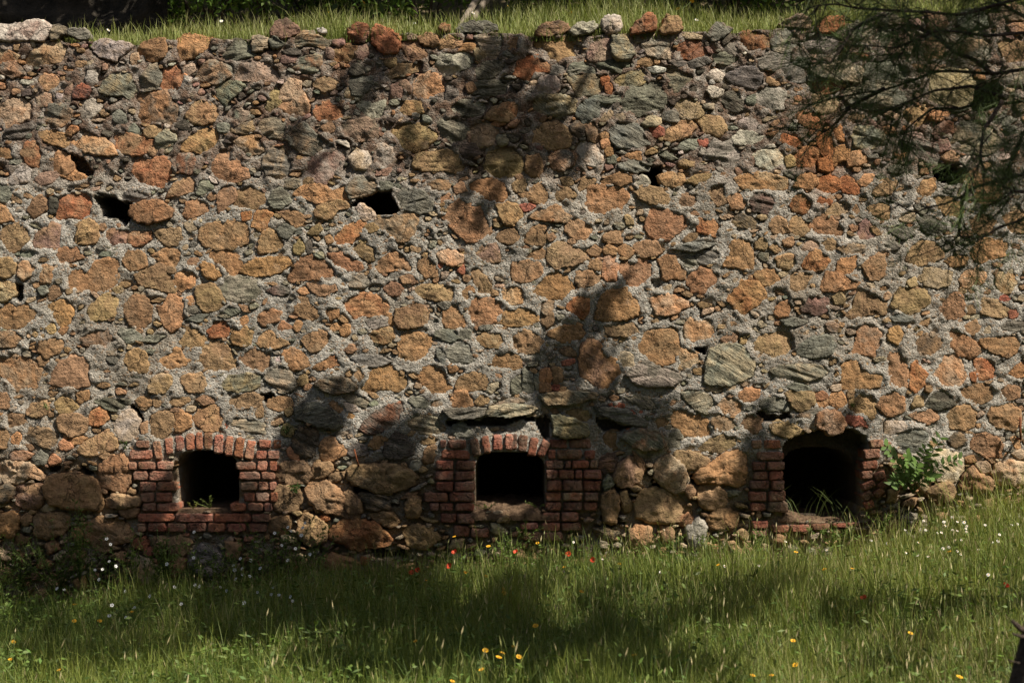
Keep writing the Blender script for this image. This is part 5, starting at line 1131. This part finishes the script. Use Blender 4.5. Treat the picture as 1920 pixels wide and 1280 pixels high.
# (centre in photo pixels, half sizes, leaves)
WALL_SHADE = [(960, 250, 70, 60, 330), (1030, 270, 45, 55, 170), (900, 200, 40, 50, 110), (930, 120, 45, 45, 120), (860, 290, 50, 28, 60), (700, 110, 28, 30, 60), (690, 165, 25, 25, 40), (775, 255, 30, 22, 40),
              (570, 265, 28, 25, 40), (630, 170, 25, 22, 25), (960, 90, 50, 30, 80), (890, 395, 40, 28, 60), (930, 345, 34, 18, 35), (735, 120, 22, 40, 35), (1000, 185, 45, 22, 80), (1075, 260, 18, 40, 50),
              (1095, 590, 35, 40, 110), (1060, 645, 32, 40, 110), (1030, 690, 30, 35, 70), (1135, 555, 18, 22, 40), (1085, 680, 30, 22, 40), (1010, 735, 30, 20, 40), (1040, 700, 90, 22, 60),
              (590, 790, 50, 36, 120), (735, 835, 48, 42, 120), (560, 840, 26, 34, 50), (760, 905, 60, 34, 110), (690, 960, 40, 40, 60), (800, 970, 50, 60, 140), (860, 900, 40, 70, 70), (870, 1010, 60, 44, 160),
              (1075, 870, 52, 60, 190), (1090, 950, 60, 50, 210), (1130, 840, 40, 40, 70), (1200, 780, 50, 24, 60), (1215, 830, 40, 26, 60), (1110, 770, 60, 22, 60), (1240, 940, 60, 24, 50), (1040, 1010, 70, 34, 120),
              (1400, 860, 16, 50, 50), (1440, 900, 34, 70, 120), (1390, 940, 36, 30, 60), (1640, 960, 30, 50, 80), (1560, 800, 60, 20, 20),
              (125, 925, 48, 34, 100), (60, 1010, 70, 60, 220), (190, 1030, 60, 55, 190), (110, 980, 50, 30, 80), (290, 955, 30, 26, 40), (330, 1050, 90, 50, 240), (460, 1000, 60, 30, 90), (500, 1060, 70, 40, 150), (440, 950, 30, 40, 40), (650, 1060, 70, 30, 120),
              (1650, 60, 150, 60, 40), (1800, 90, 110, 70, 60), (1850, 220, 70, 60, 30)]
GROUND_SHADE = [(230, 1085, 170, 36, 9), (480, 1110, 170, 42, 9), (660, 1150, 180, 46, 9), (830, 1180, 160, 46, 9), (480, 1190, 140, 32, 8), (1000, 1225, 110, 46, 9), (1160, 1195, 70, 34, 8), (1320, 1160, 90, 18, 7), (1450, 1100, 60, 14, 6), (1570, 1160, 60, 18, 6),
                (1220, 1262, 120, 22, 7), (1700, 1190, 50, 12, 6), (1640, 1255, 90, 14, 6), (700, 1090, 120, 30, 8), (60, 1120, 90, 24, 7), (950, 1130, 60, 18, 6), (1100, 1140, 50, 14, 5), (150, 1200, 210, 70, 2.2), (330, 1120, 120, 40, 5), (700, 1250, 200, 30, 3)]
tgt = []
for (px, py, rx, ry, nl) in WALL_SHADE:
    nl = int(nl * (.80 if py < 440 else (1.1 if py < 750 else 2.8)))
    kc = max(2, nl // 8)
    ctr = rng.normal(0, .55, (kc, 2))
    q = ctr[rng.integers(0, kc, nl)] + rng.normal(0, 1, (nl, 2)) * np.array([4.2 / rx, 4.2 / ry])
    tgt.append(np.stack([wx(px + q[:, 0] * rx), np.zeros(nl), wz(py + q[:, 1] * ry)], 1))
for (px, py, rx, ry, dens) in GROUND_SHADE:
    nl = int(dens * rx * ry / (11 if px < 1250 else 26))
    rr = np.sqrt(rng.uniform(0, 1, nl)); aa = rng.uniform(0, 2 * math.pi, nl)
    wob = 1 + .35 * vn(np.stack([np.cos(aa) * 2 + px, np.sin(aa) * 2, aa * 0], 1), 140)
    tgt.append(ground_hits(px + rr * np.cos(aa) * rx * wob, np.minimum(py + rr * np.sin(aa) * ry * wob, 1330)))
tgt = np.concatenate(tgt)
tt = np.where(tgt[:, 2] > 1.0, 5.6, np.where(tgt[:, 1] > -.01, 6.1, 7.0)) + .6 * fbm(tgt * 1.3, 2, 101) + rng.normal(0, .2, len(tgt))
pos = tgt - L * tt[:, None]
root_at = np.array([6.1, -5.6, float(ground_z(6.1, -5.6))])
tree = tag(obj("shade_tree", None, loc=tuple(root_at)), "tall tree right of the view whose crown dapples the wall", "tree")
n = len(pos)
V, Q, K = leaf_arrays(pos - root_at - L * 0, rng.normal(size=(n, 3)), rng.uniform(.06, .11, n), rng.uniform(.04, .07, n), np.array([.06, .10, .022]) * rng.uniform(.7, 1.3, (n, 1)), 0.0)
obj("crown", make_mesh("crown", V, [Q], {"col": K}), M_LEAF, tree)
tp = [np.array([0, 0, -.1]), np.array([-.05, .05, 2.0]), np.array([-.2, .1, 4.0]), np.array([-.5, .3, 5.8]), np.array([-1.2, .6, 7.2])]
V, Q, T = tube(tp, [.24, .2, .17, .13, .07], 12)
obj("trunk", make_mesh("trunk", V, [Q, T]), M_BARK, tree)
s = Soup()
for k in range(26):
    e = pos[rng.integers(0, n)] - root_at
    a = tp[rng.integers(2, 5)]
    mid = (a + e) / 2 + rng.normal(0, .2, 3) + np.array([0, 0, .3])
    s.tube([a, mid, e], [.04, .022, .006], 5)
# limbs whose shadows run across the wall
for line, r in (([(1110, 120), (1060, 190), (1000, 240), (920, 290), (880, 350), (860, 430)], .030), ([(985, 40), (940, 110), (950, 190), (990, 240)], .026), ([(700, 60), (705, 120), (680, 190), (640, 240)], .016), ([(800, 150), (780, 230), (770, 290)], .012),
                ([(1175, 510), (1130, 570), (1085, 620), (1040, 690), (1005, 760)], .030), ([(1120, 570), (1150, 640), (1110, 700)], .016), ([(640, 720), (590, 790), (560, 860), (560, 930)], .020), ([(800, 760), (740, 830), (700, 900), (640, 960)], .022),
                ([(1130, 720), (1100, 820), (1060, 920), (1040, 1010)], .030), ([(1290, 760), (1210, 800), (1130, 850)], .018), ([(1480, 800), (1440, 880), (1400, 950)], .018), ([(330, 880), (210, 980), (120, 1040), (20, 1090)], .028), ([(180, 880), (130, 930), (80, 1000)], .016)):
    pl = np.array([[wx(a_), 0, wz(b_)] for a_, b_ in line]); tt_ = np.where(pl[:, 2] > 1.0, 5.6, 6.1).max()
    pl = pl - L * tt_ - root_at + rng.normal(0, .02, pl.shape)
    s.tube(pl, np.linspace(r, r * .45, len(pl)), 6)
obj("branches", s.mesh("branches"), M_BARK, tree)

# unseen foliage belt added behind the viewer to block low sky light
n = 9000
aw = rng.uniform(math.radians(180), math.radians(360), n); rw = rng.uniform(24, 31, n)
hw = rng.uniform(0, 1, n) * (9.5 + 3.0 * vn(np.stack([aw * 6, aw * 0, aw * 0], 1), 150))
V, Q, K = leaf_arrays(np.stack([rw * np.cos(aw), rw * np.sin(aw) - 1.0, hw], 1), rng.normal(size=(n, 3)), rng.uniform(.8, 1.5, n), rng.uniform(.5, .9, n), np.array([.05, .085, .02]) * rng.uniform(.6, 1.3, (n, 1)), 0.0)
o = obj("added_sky_blocker", make_mesh("added_sky_blocker", V, [Q], {"col": K}), M_LEAF)
tag(o, "unseen belt of foliage added behind the viewer to block low sky light", "added_sky_blocker", kind="stuff")

# ------------------------------------------------------------------ the pine at the right edge: trunk at the lower corner, boughs hanging into the view
DP = -5.5
pine_base = np.array([1.86, -7.5, float(ground_z(1.86, -7.5))])
pine = tag(obj("pine_tree", None, loc=tuple(pine_base)), "pine whose needled boughs hang across the upper right, trunk at lower right edge", "tree")
def PL(p): return np.asarray(p) - pine_base
tr = [at(1952, 1300, -7.5) + np.array([-.05, 0, -.25]), at(1952, 1280, -7.5), at(1972, 1180, -7.5), at(2010, 1020, -7.48), at(2070, 700, -7.3), at(2130, 250, -7.0), at(2150, -300, -6.8), at(2130, -800, -6.7)]
tr = [np.array(p) for p in tr]
V, Q, T = tube([PL(p) for p in tr], [.125, .108, .098, .092, .085, .075, .06, .03], 14)
V = V + (0.012 * fbm(V * np.array([14, 14, 4]), 3, 120))[:, None] * unit(rng.normal(size=V.shape))
obj("trunk", make_mesh("trunk", V, [Q, T]), M_BARK, pine)
for (p0, p1, r) in (((1930, 1186), (1897, 1163), .012), ((1930, 1192), (1899, 1187), .007), ((1925, 1242), (1890, 1236), .004)):
    a, b_ = PL(at(*p0, -7.52)), PL(at(*p1, -7.56))
    V, Q, T = tube([a, (a + b_) / 2 + [0, 0, -.006], b_], [r, r * .9, r * .55], 7)
    obj("branch_stub", make_mesh("branch_stub", V, [Q, T]), M_BARK, pine)
BOUGHS = [
 [(2110, 30), (1960, -10), (1800, 30), (1660, 20), (1560, 10), (1500, 15)],
 [(2120, 110), (1980, 60), (1850, 70), (1760, 60), (1680, 90), (1600, 80)],
 [(2120, 150), (1980, 120), (1860, 140), (1760, 130), (1660, 165), (1560, 190), (1490, 195)],
 [(2125, 250), (1990, 190), (1880, 190), (1800, 200), (1752, 185 + 25), (1700, 245), (1687, 265)],
 [(2110, 330), (1990, 310), (1920, 322), (1815, 355), (1777, 380), (1715, 395), (1652, 377)],
 [(2110, 360), (2000, 380), (1930, 400), (1880, 430), (1830, 455), (1780, 440)],
 [(1815, 355), (1800, 400), (1795, 440), (1770, 460)],
 [(1880, 190), (1850, 250), (1838, 300), (1825, 330)],
 [(1980, 60), (1900, 20), (1850, -10), (1780, -20)],
 [(1990, 190), (1930, 230), (1900, 280), (1880, 330)],
 [(1860, 140), (1790, 100), (1720, 40), (1650, 50)],
 [(1660, 165), (1600, 200), (1560, 240), (1530, 250)], [(1660, 20), (1610, 60), (1560, 120), (1510, 130)], [(1880, 190), (1820, 160), (1750, 170), (1640, 215)],
 [(2000, 380), (1940, 350), (1900, 365), (1860, 390)],
]
tips = []; br = Soup()
for bi, bpx in enumerate(BOUGHS):
    dep = DP + rng.uniform(-.25, .35)
    P = np.array([at(px + rng.normal(0, 3), py + rng.normal(0, 3), dep + .1 * math.sin(i * 1.3 + bi)) for i, (px, py) in enumerate(bpx)])
    tfine = np.linspace(0, len(P) - 1, 40)
    PP = np.stack([np.interp(tfine, np.arange(len(P)), P[:, k]) for k in range(3)], 1)
    PP[1:-1] = (PP[:-2] + PP[1:-1] * 2 + PP[2:]) / 4
    PP += .010 * np.stack([vn(np.stack([tfine * 2, tfine * 0 + bi, tfine * 0 + k], 1), 130) for k in range(3)], 1)
    if bpx[0][0] > 2050:
        hub = min(tr, key=lambda q: np.linalg.norm(q - PP[0])); PP = np.vstack([hub[None], PP])
    br.tube([PL(p) for p in PP], np.linspace(.011, .0025, len(PP)), 6, (.03, .022, .016))
    tips.append((PP[-1], PP[-1] - PP[-4]))
    ntw = 24 if bi < 4 or bi in (8, 10) else 15
    for k in range(ntw):
        j = rng.integers(8, len(PP) - 1)
        d = unit(PP[j + 1] - PP[j])
        side = unit(d * .9 + rng.normal(0, .75, 3) + np.array([0, 0, -.15]))
        ln = rng.uniform(.08, .30)
        q1 = PP[j] + side * ln * .5 + rng.normal(0, .012, 3); q2 = PP[j] + side * ln + np.array([0, 0, -.02]) + rng.normal(0, .02, 3)
        br.tube([PL(PP[j]), PL(q1), PL(q2)], [.0028, .002, .0013], 4, (.03, .022, .016))
        tips.append((q2, q2 - q1)); 
        if rng.random() < .5: tips.append((q1, q2 - q1 + rng.normal(0, .05, 3)))
# higher boughs of the same pine, above the frame towards the sun: they keep the hanging ones in shade
for k in range(34):
    b0 = at(rng.uniform(1500, 2000), rng.uniform(-60, 420), DP)
    p = b0 - L * rng.uniform(2.6, 4.4) + rng.normal(0, .12, 3)
    if CAMZ + 2.56 * (14 + p[1]) / 14 + .3 > p[2]: continue
    tips.append((p, rng.normal(size=3)))
    if k % 6 == 0:
        hub = tr[-2] if p[2] > 4.5 else tr[-3]
        br.tube([PL(hub), PL((hub + p) / 2 + rng.normal(0, .1, 3)), PL(p)], [.02, .012, .004], 5, (.03, .022, .016))
obj("branches", br.mesh("branches"), M_BARK, pine)
NN = 26
ntip = len(tips)
tp_ = np.array([t[0] for t in tips]); td = unit(np.array([t[1] for t in tips]))
pos = np.repeat(tp_, NN, 0) - np.repeat(td, NN, 0) * rng.uniform(0, .07, (ntip * NN, 1))
dr = unit(np.repeat(td, NN, 0) * .75 + rng.normal(0, .55, (ntip * NN, 3)))
ln = rng.uniform(.085, .15, ntip * NN)
side = unit(np.cross(dr, rng.normal(size=dr.shape)))
w_ = .0010
V = np.zeros((ntip * NN, 4, 3))
V[:, 0] = pos - side * w_; V[:, 1] = pos + side * w_
tipp = pos + dr * ln[:, None] + np.array([0, 0, -.012])
V[:, 2] = tipp + side * w_ * .6; V[:, 3] = tipp - side * w_ * .6
cc = np.array([.095, .14, .042]) * rng.uniform(.6, 1.4, (ntip, 1)); cc[rng.random(ntip) < .06] = (.12, .10, .03)
cc = np.repeat(np.repeat(cc, NN, 0), 4, 0)
Qn = (np.arange(ntip * NN) * 4)[:, None] + np.array([[0, 1, 2, 3]])
obj("needles", make_mesh("needles", V.reshape(-1, 3) - pine_base, [Qn], {"col": cc}), M_NEEDLE, pine)

# ------------------------------------------------------------------ plants on and at the foot of the wall
def rosette(name, loc, fronds, lab, cat, green, leaflets=9, leaflen=.055, leafw=.022, group=None):
    root = tag(obj(name, None, loc=tuple(loc)), lab, cat, group)
    s = Soup(); lf = Soup()
    for (tip, sag) in fronds:
        tip = np.array(tip, float)
        pts = [tip * t + np.array([0, 0, sag * 4 * t * (1 - t)]) for t in np.linspace(0, 1, 8)]
        s.tube(pts, np.linspace(.004, .0015, 8), 5, np.array(green) * .9)
        tang = np.gradient(np.array(pts), axis=0)
        for k in range(leaflets):
            t = .30 + .70 * k / (leaflets - 1)
            i = min(7, int(t * 7)); p = np.array(pts[i]) + tang[i] * (t * 7 - i)
            d = unit(tang[i]); sd_ = unit(np.cross(d, np.array([0, -.8, .6])))
            for sg in (-1, 1):
                dirn = unit(d * .55 + sd_ * sg + rng.normal(0, .10, 3))
                c = np.array(green) * rng.uniform(.75, 1.3)
                ll = leaflen * (1 - .45 * abs(t - .6)) * rng.uniform(.85, 1.15)
                nrm = unit(np.cross(dirn, unit(np.cross(np.array([.3, -.8, .6]), dirn))))
                s2 = unit(np.cross(dirn, nrm))
                Vv = np.array([p, p + dirn * ll * .3 + s2 * leafw * .5, p + dirn * ll * .65 + s2 * leafw * .42, p + dirn * ll, p + dirn * ll * .65 - s2 * leafw * .42, p + dirn * ll * .3 - s2 * leafw * .5])
                Vv += rng.normal(0, .0015, Vv.shape)
                lf.add(Vv, np.array([(0, 1, 2, 3), (0, 3, 4, 5)]), None, c)
    obj("stem", s.mesh("stem"), M_LEAF, root)
    obj("leaves", lf.mesh("leaves", False), M_LEAF, root)
    return root
base = at(1712, 925, -.10)
def fr_(px, py, dy): return at(px, py, -.10 + dy) - base
rosette("tree_seedling", base, [(fr_(1762, 822, -.12), .02), (fr_(1662, 838, -.15), .03), (fr_(1798, 862, -.2), .05), (fr_(1672, 908, -.2), .06), (fr_(1700, 852, -.25), .02), (fr_(1736, 842, -.22), .03), (fr_(1752, 896, -.22), .05), (fr_(1686, 872, -.05), .04), (fr_(1720, 870, -.3), .03)],
        "green seedling with feathery paired leaflets right of the broken brick opening", "plant", (.095, .165, .035), 7, .078, .034)

def arch_grass(px, py, y, n, h, lab, green=(.16, .21, .07), spread=.1, group=None):
    b0 = at(px, py, y)
    root_n = n
    base = np.stack([rng.normal(0, spread, n), rng.normal(0, .03, n), np.zeros(n)], 1)
    hh = rng.uniform(.5, 1.1, n) * h
    me = blade_mesh("grass_tuft", base, hh, np.full(n, .0042), rng.choice([0.2, 2.9], n) + rng.normal(0, .5, n), rng.uniform(.1, .3, n), rng.uniform(.2, .8, n), np.tile(green, (n, 1)) * rng.uniform(.7, 1.2, (n, 1)))
    return tag(obj("grass_tuft", me, M_GRASS, None, tuple(b0)), lab, "grass tuft", group)
arch_grass(1535, 968, .10, 20, .27, "arching grass growing on the sill of the broken right-hand opening", spread=.12)
arch_grass(1590, 985, -.02, 12, .22, "pale grass blades at the right end of the broken opening's sill", spread=.05)
arch_grass(1478, 960, .05, 10, .16, "short grass by the left jamb of the broken opening", spread=.03)
arch_grass(1787, 338, .02, 26, .10, "dark green tuft growing from the putlog hole behind the pine twigs", (.05, .09, .02), .04)

def weed(px, py, y, h, w, n, lab, green=(.085, .135, .03), size=.028, group="weeds rooted in and against the wall"):
    b0 = at(px, py, y)
    root = tag(obj("leafy_weed", None, loc=tuple(b0)), lab, "weed", group)
    s = Soup(); pos, drs = [], []
    for k in range(max(3, n // 14)):
        tip = np.array([rng.normal(0, w), rng.uniform(-.08, .01), h * rng.uniform(.55, 1.1)])
        mid = tip * .5 + rng.normal(0, w * .15, 3) * np.array([1, .3, 1])
        s.tube([np.zeros(3), mid, tip], [.0025, .002, .001], 4, np.array(green))
        for _ in range(14):
            t = rng.uniform(.2, 1)
            p = mid * (t / .5) if t < .5 else mid + (tip - mid) * ((t - .5) / .5)
            pos.append(p); drs.append(rng.normal(size=3) + np.array([0, -.3, .3]))
    pos = np.array(pos); drs = np.array(drs); m = len(pos)
    V, Q, K = leaf_arrays(pos, drs, rng.uniform(.6, 1.3, m) * size, rng.uniform(.3, .5, m) * size, np.array(green) * rng.uniform(.7, 1.4, (m, 1)), .3)
    obj("stem", s.mesh("stem"), M_LEAF, root)
    obj("leaves", make_mesh("leaves", V, [Q], {"col": K}), M_LEAF, root)
weed(394, 952, .02, .11, .06, 60, "tiny weed on the sill of the left brick opening", (.16, .20, .05), .018)
weed(362, 953, .05, .05, .04, 40, "low yellowish weed in the left corner of the left opening", (.20, .20, .05), .016)
weed(915, 955, .02, .08, .05, 60, "small weed on the left of the middle opening's sill", (.16, .20, .05), .02)
weed(985, 1010, -.06, .14, .06, 110, "leafy weed below the middle opening", (.13, .18, .04), .022)
weed(1010, 952, .05, .05, .04, 40, "tiny weed in the right corner of the middle opening", (.15, .19, .05), .018)
weed(537, 815, -.03, .09, .03, 60, "small dark weed on the wall above the left opening's right jamb", (.05, .09, .02), .022)
weed(236, 840, -.03, .05, .015, 40, "little weed in the joint left of the left opening's arch", (.07, .11, .03), .02)
weed(88, 768, -.03, .06, .02, 40, "sparse weed in a joint at lower left of the wall", (.12, .15, .05), .018)
weed(555, 925, -.05, .10, .03, 70, "weed clinging to the stones right of the left opening", (.07, .12, .03), .024)
weed(1864, 960 + 40, -.1, .05, .03, 30, "small weed by the ochre block at the foot of the wall, far right", (.12, .18, .04))
weed(1598, 762, -.02, .03, .01, 26, "sprig in the joint above the broken opening", (.09, .15, .04), .016)
weed(1917, 812, -.02, .06, .02, 40, "weed beside the rusty rod at the right edge", (.10, .15, .04), .02)
for i, (px, py, h, w, nl) in enumerate([(40, 1110, .34, .10, 220), (110, 1110, .42, .12, 260), (150, 1090, .46, .06, 160), (200, 1125, .36, .10, 220), (260, 1120, .34, .10, 220), (310, 1090, .30, .06, 180), (330, 1125, .34, .12, 220), (420, 1125, .34, .12, 240), (470, 1115, .36, .10, 240), (530, 1110, .42, .10, 260), (570, 1105, .36, .08, 200), (0, 1120, .30, .08, 180)]):
    weed(px, py, -.12 - .1 * (i % 3), h * 1.25, w * 1.7, int(nl * 1.3), ("leafy weed against the wall's shaded foot, " + ["second", "third", "fourth", "fifth", "sixth", "seventh", "eighth", "ninth", "tenth", "eleventh", "twelfth", "first"][i] + " from the left edge"), (.12, .17, .042), .036, "tall weeds along the lower left foot of the wall")
for i, (px, py, h, w, nl) in enumerate([(1420, 1035, .16, .08, 160), (1330, 1040, .14, .08, 140), (960, 1050, .2, .08, 160), (1560, 1020, .14, .10, 160), (1650, 1000, .16, .08, 140), (1250, 1040, .14, .08, 120)]):
    weed(px, py, -.16 - .1 * (i % 2), h, w, nl, ["bushy green weed just left of the broken opening's sill", "bushy weed under the pale grey foot stone left of the broken opening", "bushy green weed among the poppies below the middle opening", "bushy weed in front of the broken opening's brick sill", "bushy weed below the feathery seedling", "bushy weed under the stones midway between middle and right openings"][i], (.11, .165, .035), .028, "weeds in the sunlit grass at the wall's foot")

# ------------------------------------------------------------------ flowers
def flat_mat(name, c, rough=.6):
    m, nt, b = new_mat(name)
    geo = nd(nt, "ShaderNodeNewGeometry")
    n_ = noise(nt, geo.outputs["Position"], 120.0, 3)
    lk(nt, mixc(nt, n_, tuple(v * .75 for v in c), tuple(min(1, v * 1.15) for v in c)), b.inputs["Base Color"])
    b.inputs["Roughness"].default_value = rough
    return m
M_YEL = flat_mat("yellow_petal", (.75, .42, .03)); M_YC = flat_mat("orange_disc", (.55, .26, .02)); M_RED = flat_mat("poppy_petal", (.70, .085, .03))
M_BLK = flat_mat("poppy_heart", (.03, .02, .02)); M_WHT = flat_mat("white_petal", (.78, .78, .76)); M_STEM = flat_mat("flower_stem", (.09, .14, .03))

def flower_mesh(name, petals, rad, pw, cup, mats, centre, stem):
    V, Q, mi = [], [], []
    for k in range(petals):
        a = 2 * math.pi * k / petals + random.uniform(-.1, .1)
        d = np.array([math.cos(a), math.sin(a), 0]); s = np.array([-math.sin(a), math.cos(a), 0]); up = np.array([0, 0, 1.0])
        b0 = len(V)
        V += [d * rad * .15 - s * pw * .2, d * rad * .6 - s * pw * .5 + up * cup * .6, d * rad * 1.0 - s * pw * .25 + up * cup, d * rad + s * pw * .25 + up * cup, d * rad * .6 + s * pw * .5 + up * cup * .6, d * rad * .15 + s * pw * .2]
        Q += [(b0, b0 + 1, b0 + 4, b0 + 5), (b0 + 1, b0 + 2, b0 + 3, b0 + 4)]; mi += [0, 0]
    Vc, Qc, Tc = tube([np.array([0, 0, -.001]), np.array([0, 0, .004]), np.array([0, 0, .006])], [centre, centre, centre * .5], 8)
    b0 = len(V); V += list(Vc); Q += [tuple(q + b0) for q in Qc] + [tuple(q + b0) for q in Tc]; mi += [1] * (len(Qc) + len(Tc))
    Vs, Qs, Ts = tube([np.array([.02, .01, -stem]), np.array([.006, 0, -stem * .5]), np.array([0, 0, 0])], [.0016, .0014, .0012], 5)
    b0 = len(V); V += list(Vs); Q += [tuple(q + b0) for q in Qs] + [tuple(q + b0) for q in Ts]; mi += [2] * (len(Qs) + len(Ts))
    me = bpy.data.meshes.new(name)
    me.from_pydata([tuple(v) for v in V], [], [tuple(int(i) for i in q) for q in Q])
    for m in mats: me.materials.append(m)
    me.polygons.foreach_set("material_index", mi)
    me.update()
    return me
FM = {"yellow_daisy": [flower_mesh("yellow_daisy", 13, .020, .010, .004, [M_YEL, M_YC, M_STEM], .007, s_) for s_ in (.2, .3)],
      "red_poppy": [flower_mesh("red_poppy", 4, .028, .040, .016, [M_RED, M_BLK, M_STEM], .006, s_) for s_ in (.3, .4)],
      "white_campion": [flower_mesh("white_campion", 5, .014, .012, .003, [M_WHT, M_STEM, M_STEM], .003, s_) for s_ in (.25, .35)],
      "white_daisy": [flower_mesh("white_daisy", 9, .014, .008, .002, [M_WHT, M_YEL, M_STEM], .005, s_) for s_ in (.25, .35)]}
def put_flower(name, px, py, tilt, lab, cat, group, scale=1.0):
    hit = ground_hits([px], [py], .17)[0]
    if hit[1] > -.34: hit = at(px, py, -.34 - random.uniform(0, .12))
    o = bpy.data.objects.new(name, random.choice(FM[name])); C.objects.link(o)
    o.location = tuple(hit)
    o.rotation_euler = (math.radians(tilt + random.uniform(-14, 14)), math.radians(random.uniform(-18, 18)), random.uniform(-.8, .8))
    k = scale * random.uniform(.85, 1.2); o.scale = (k, k, 1.0)
    tag(o, lab, cat, group)
for (px, py) in YELLOW:
    side_ = "left" if px < 300 else ("right" if px > 1300 else "middle")
    put_flower("yellow_daisy", px, py, 22, {"left": "yellow daisy in the weedy grass at lower left", "middle": "yellow daisy in the shaded grass below the middle opening", "right": "yellow daisy in the streaky grass right of centre"}[side_], "flower", "yellow daisies, " + side_, .75)
for (px, py) in POPPY:
    lab = "lone red poppy near the right edge of the meadow" if px > 1800 else ("small red poppy in the grass below the broken opening" if px > 1500 else "red poppy in the grass below the middle brick opening")
    put_flower("red_poppy", px, py, 50, lab, "flower", None if px > 1500 else "poppies below the middle opening", .68)
for (px, py) in CAMPION:
    put_flower("white_campion", px, py, 60, "small white five-petalled flower among the weeds at lower left", "flower", "white flowers at lower left", .9)
for (px, py) in DAISY:
    if px > 1600: put_flower("white_daisy", px, py, 45, "small white daisy in the sunlit grass at the right", "flower", "white daisies at the right", .68)
    else: put_flower("white_daisy", px, py, 45, "scattered white daisy in the grass below the wall's middle", "flower", "white daisies in the middle", .68)
# flowers of the terrace
for i, (px, py, nm) in enumerate([(415, 40, "white_daisy"), (203, 57, "white_daisy"), (251, 58, "white_daisy"), (330, 57, "white_daisy"), (395, 60, "white_daisy"), (616, 24, "white_daisy"), (777, 44, "white_daisy"), (887, 25, "white_daisy"), (682, 5, "yellow_daisy"), (1065, 20, "white_daisy"), (1070, 25, "yellow_daisy"), (1230, 18, "white_daisy"), (1271, 17, "yellow_daisy"), (1306, 38, "white_daisy"), (952, 12, "white_daisy"), (1297, 2, "yellow_daisy")]):
    y = .35 + .04 * i % .5
    p = at(px, py, y)
    o = bpy.data.objects.new(nm, FM[nm][0]); C.objects.link(o); o.location = tuple(p); o.rotation_euler = (math.radians(50), 0, i); o.scale = (1, 1, .6)
    tag(o, "small white daisy in the grass on top of the wall" if nm == "white_daisy" else "small yellow flower in the grass on top of the wall", "flower", "white flowers on the terrace" if nm == "white_daisy" else "yellow flowers on the terrace")
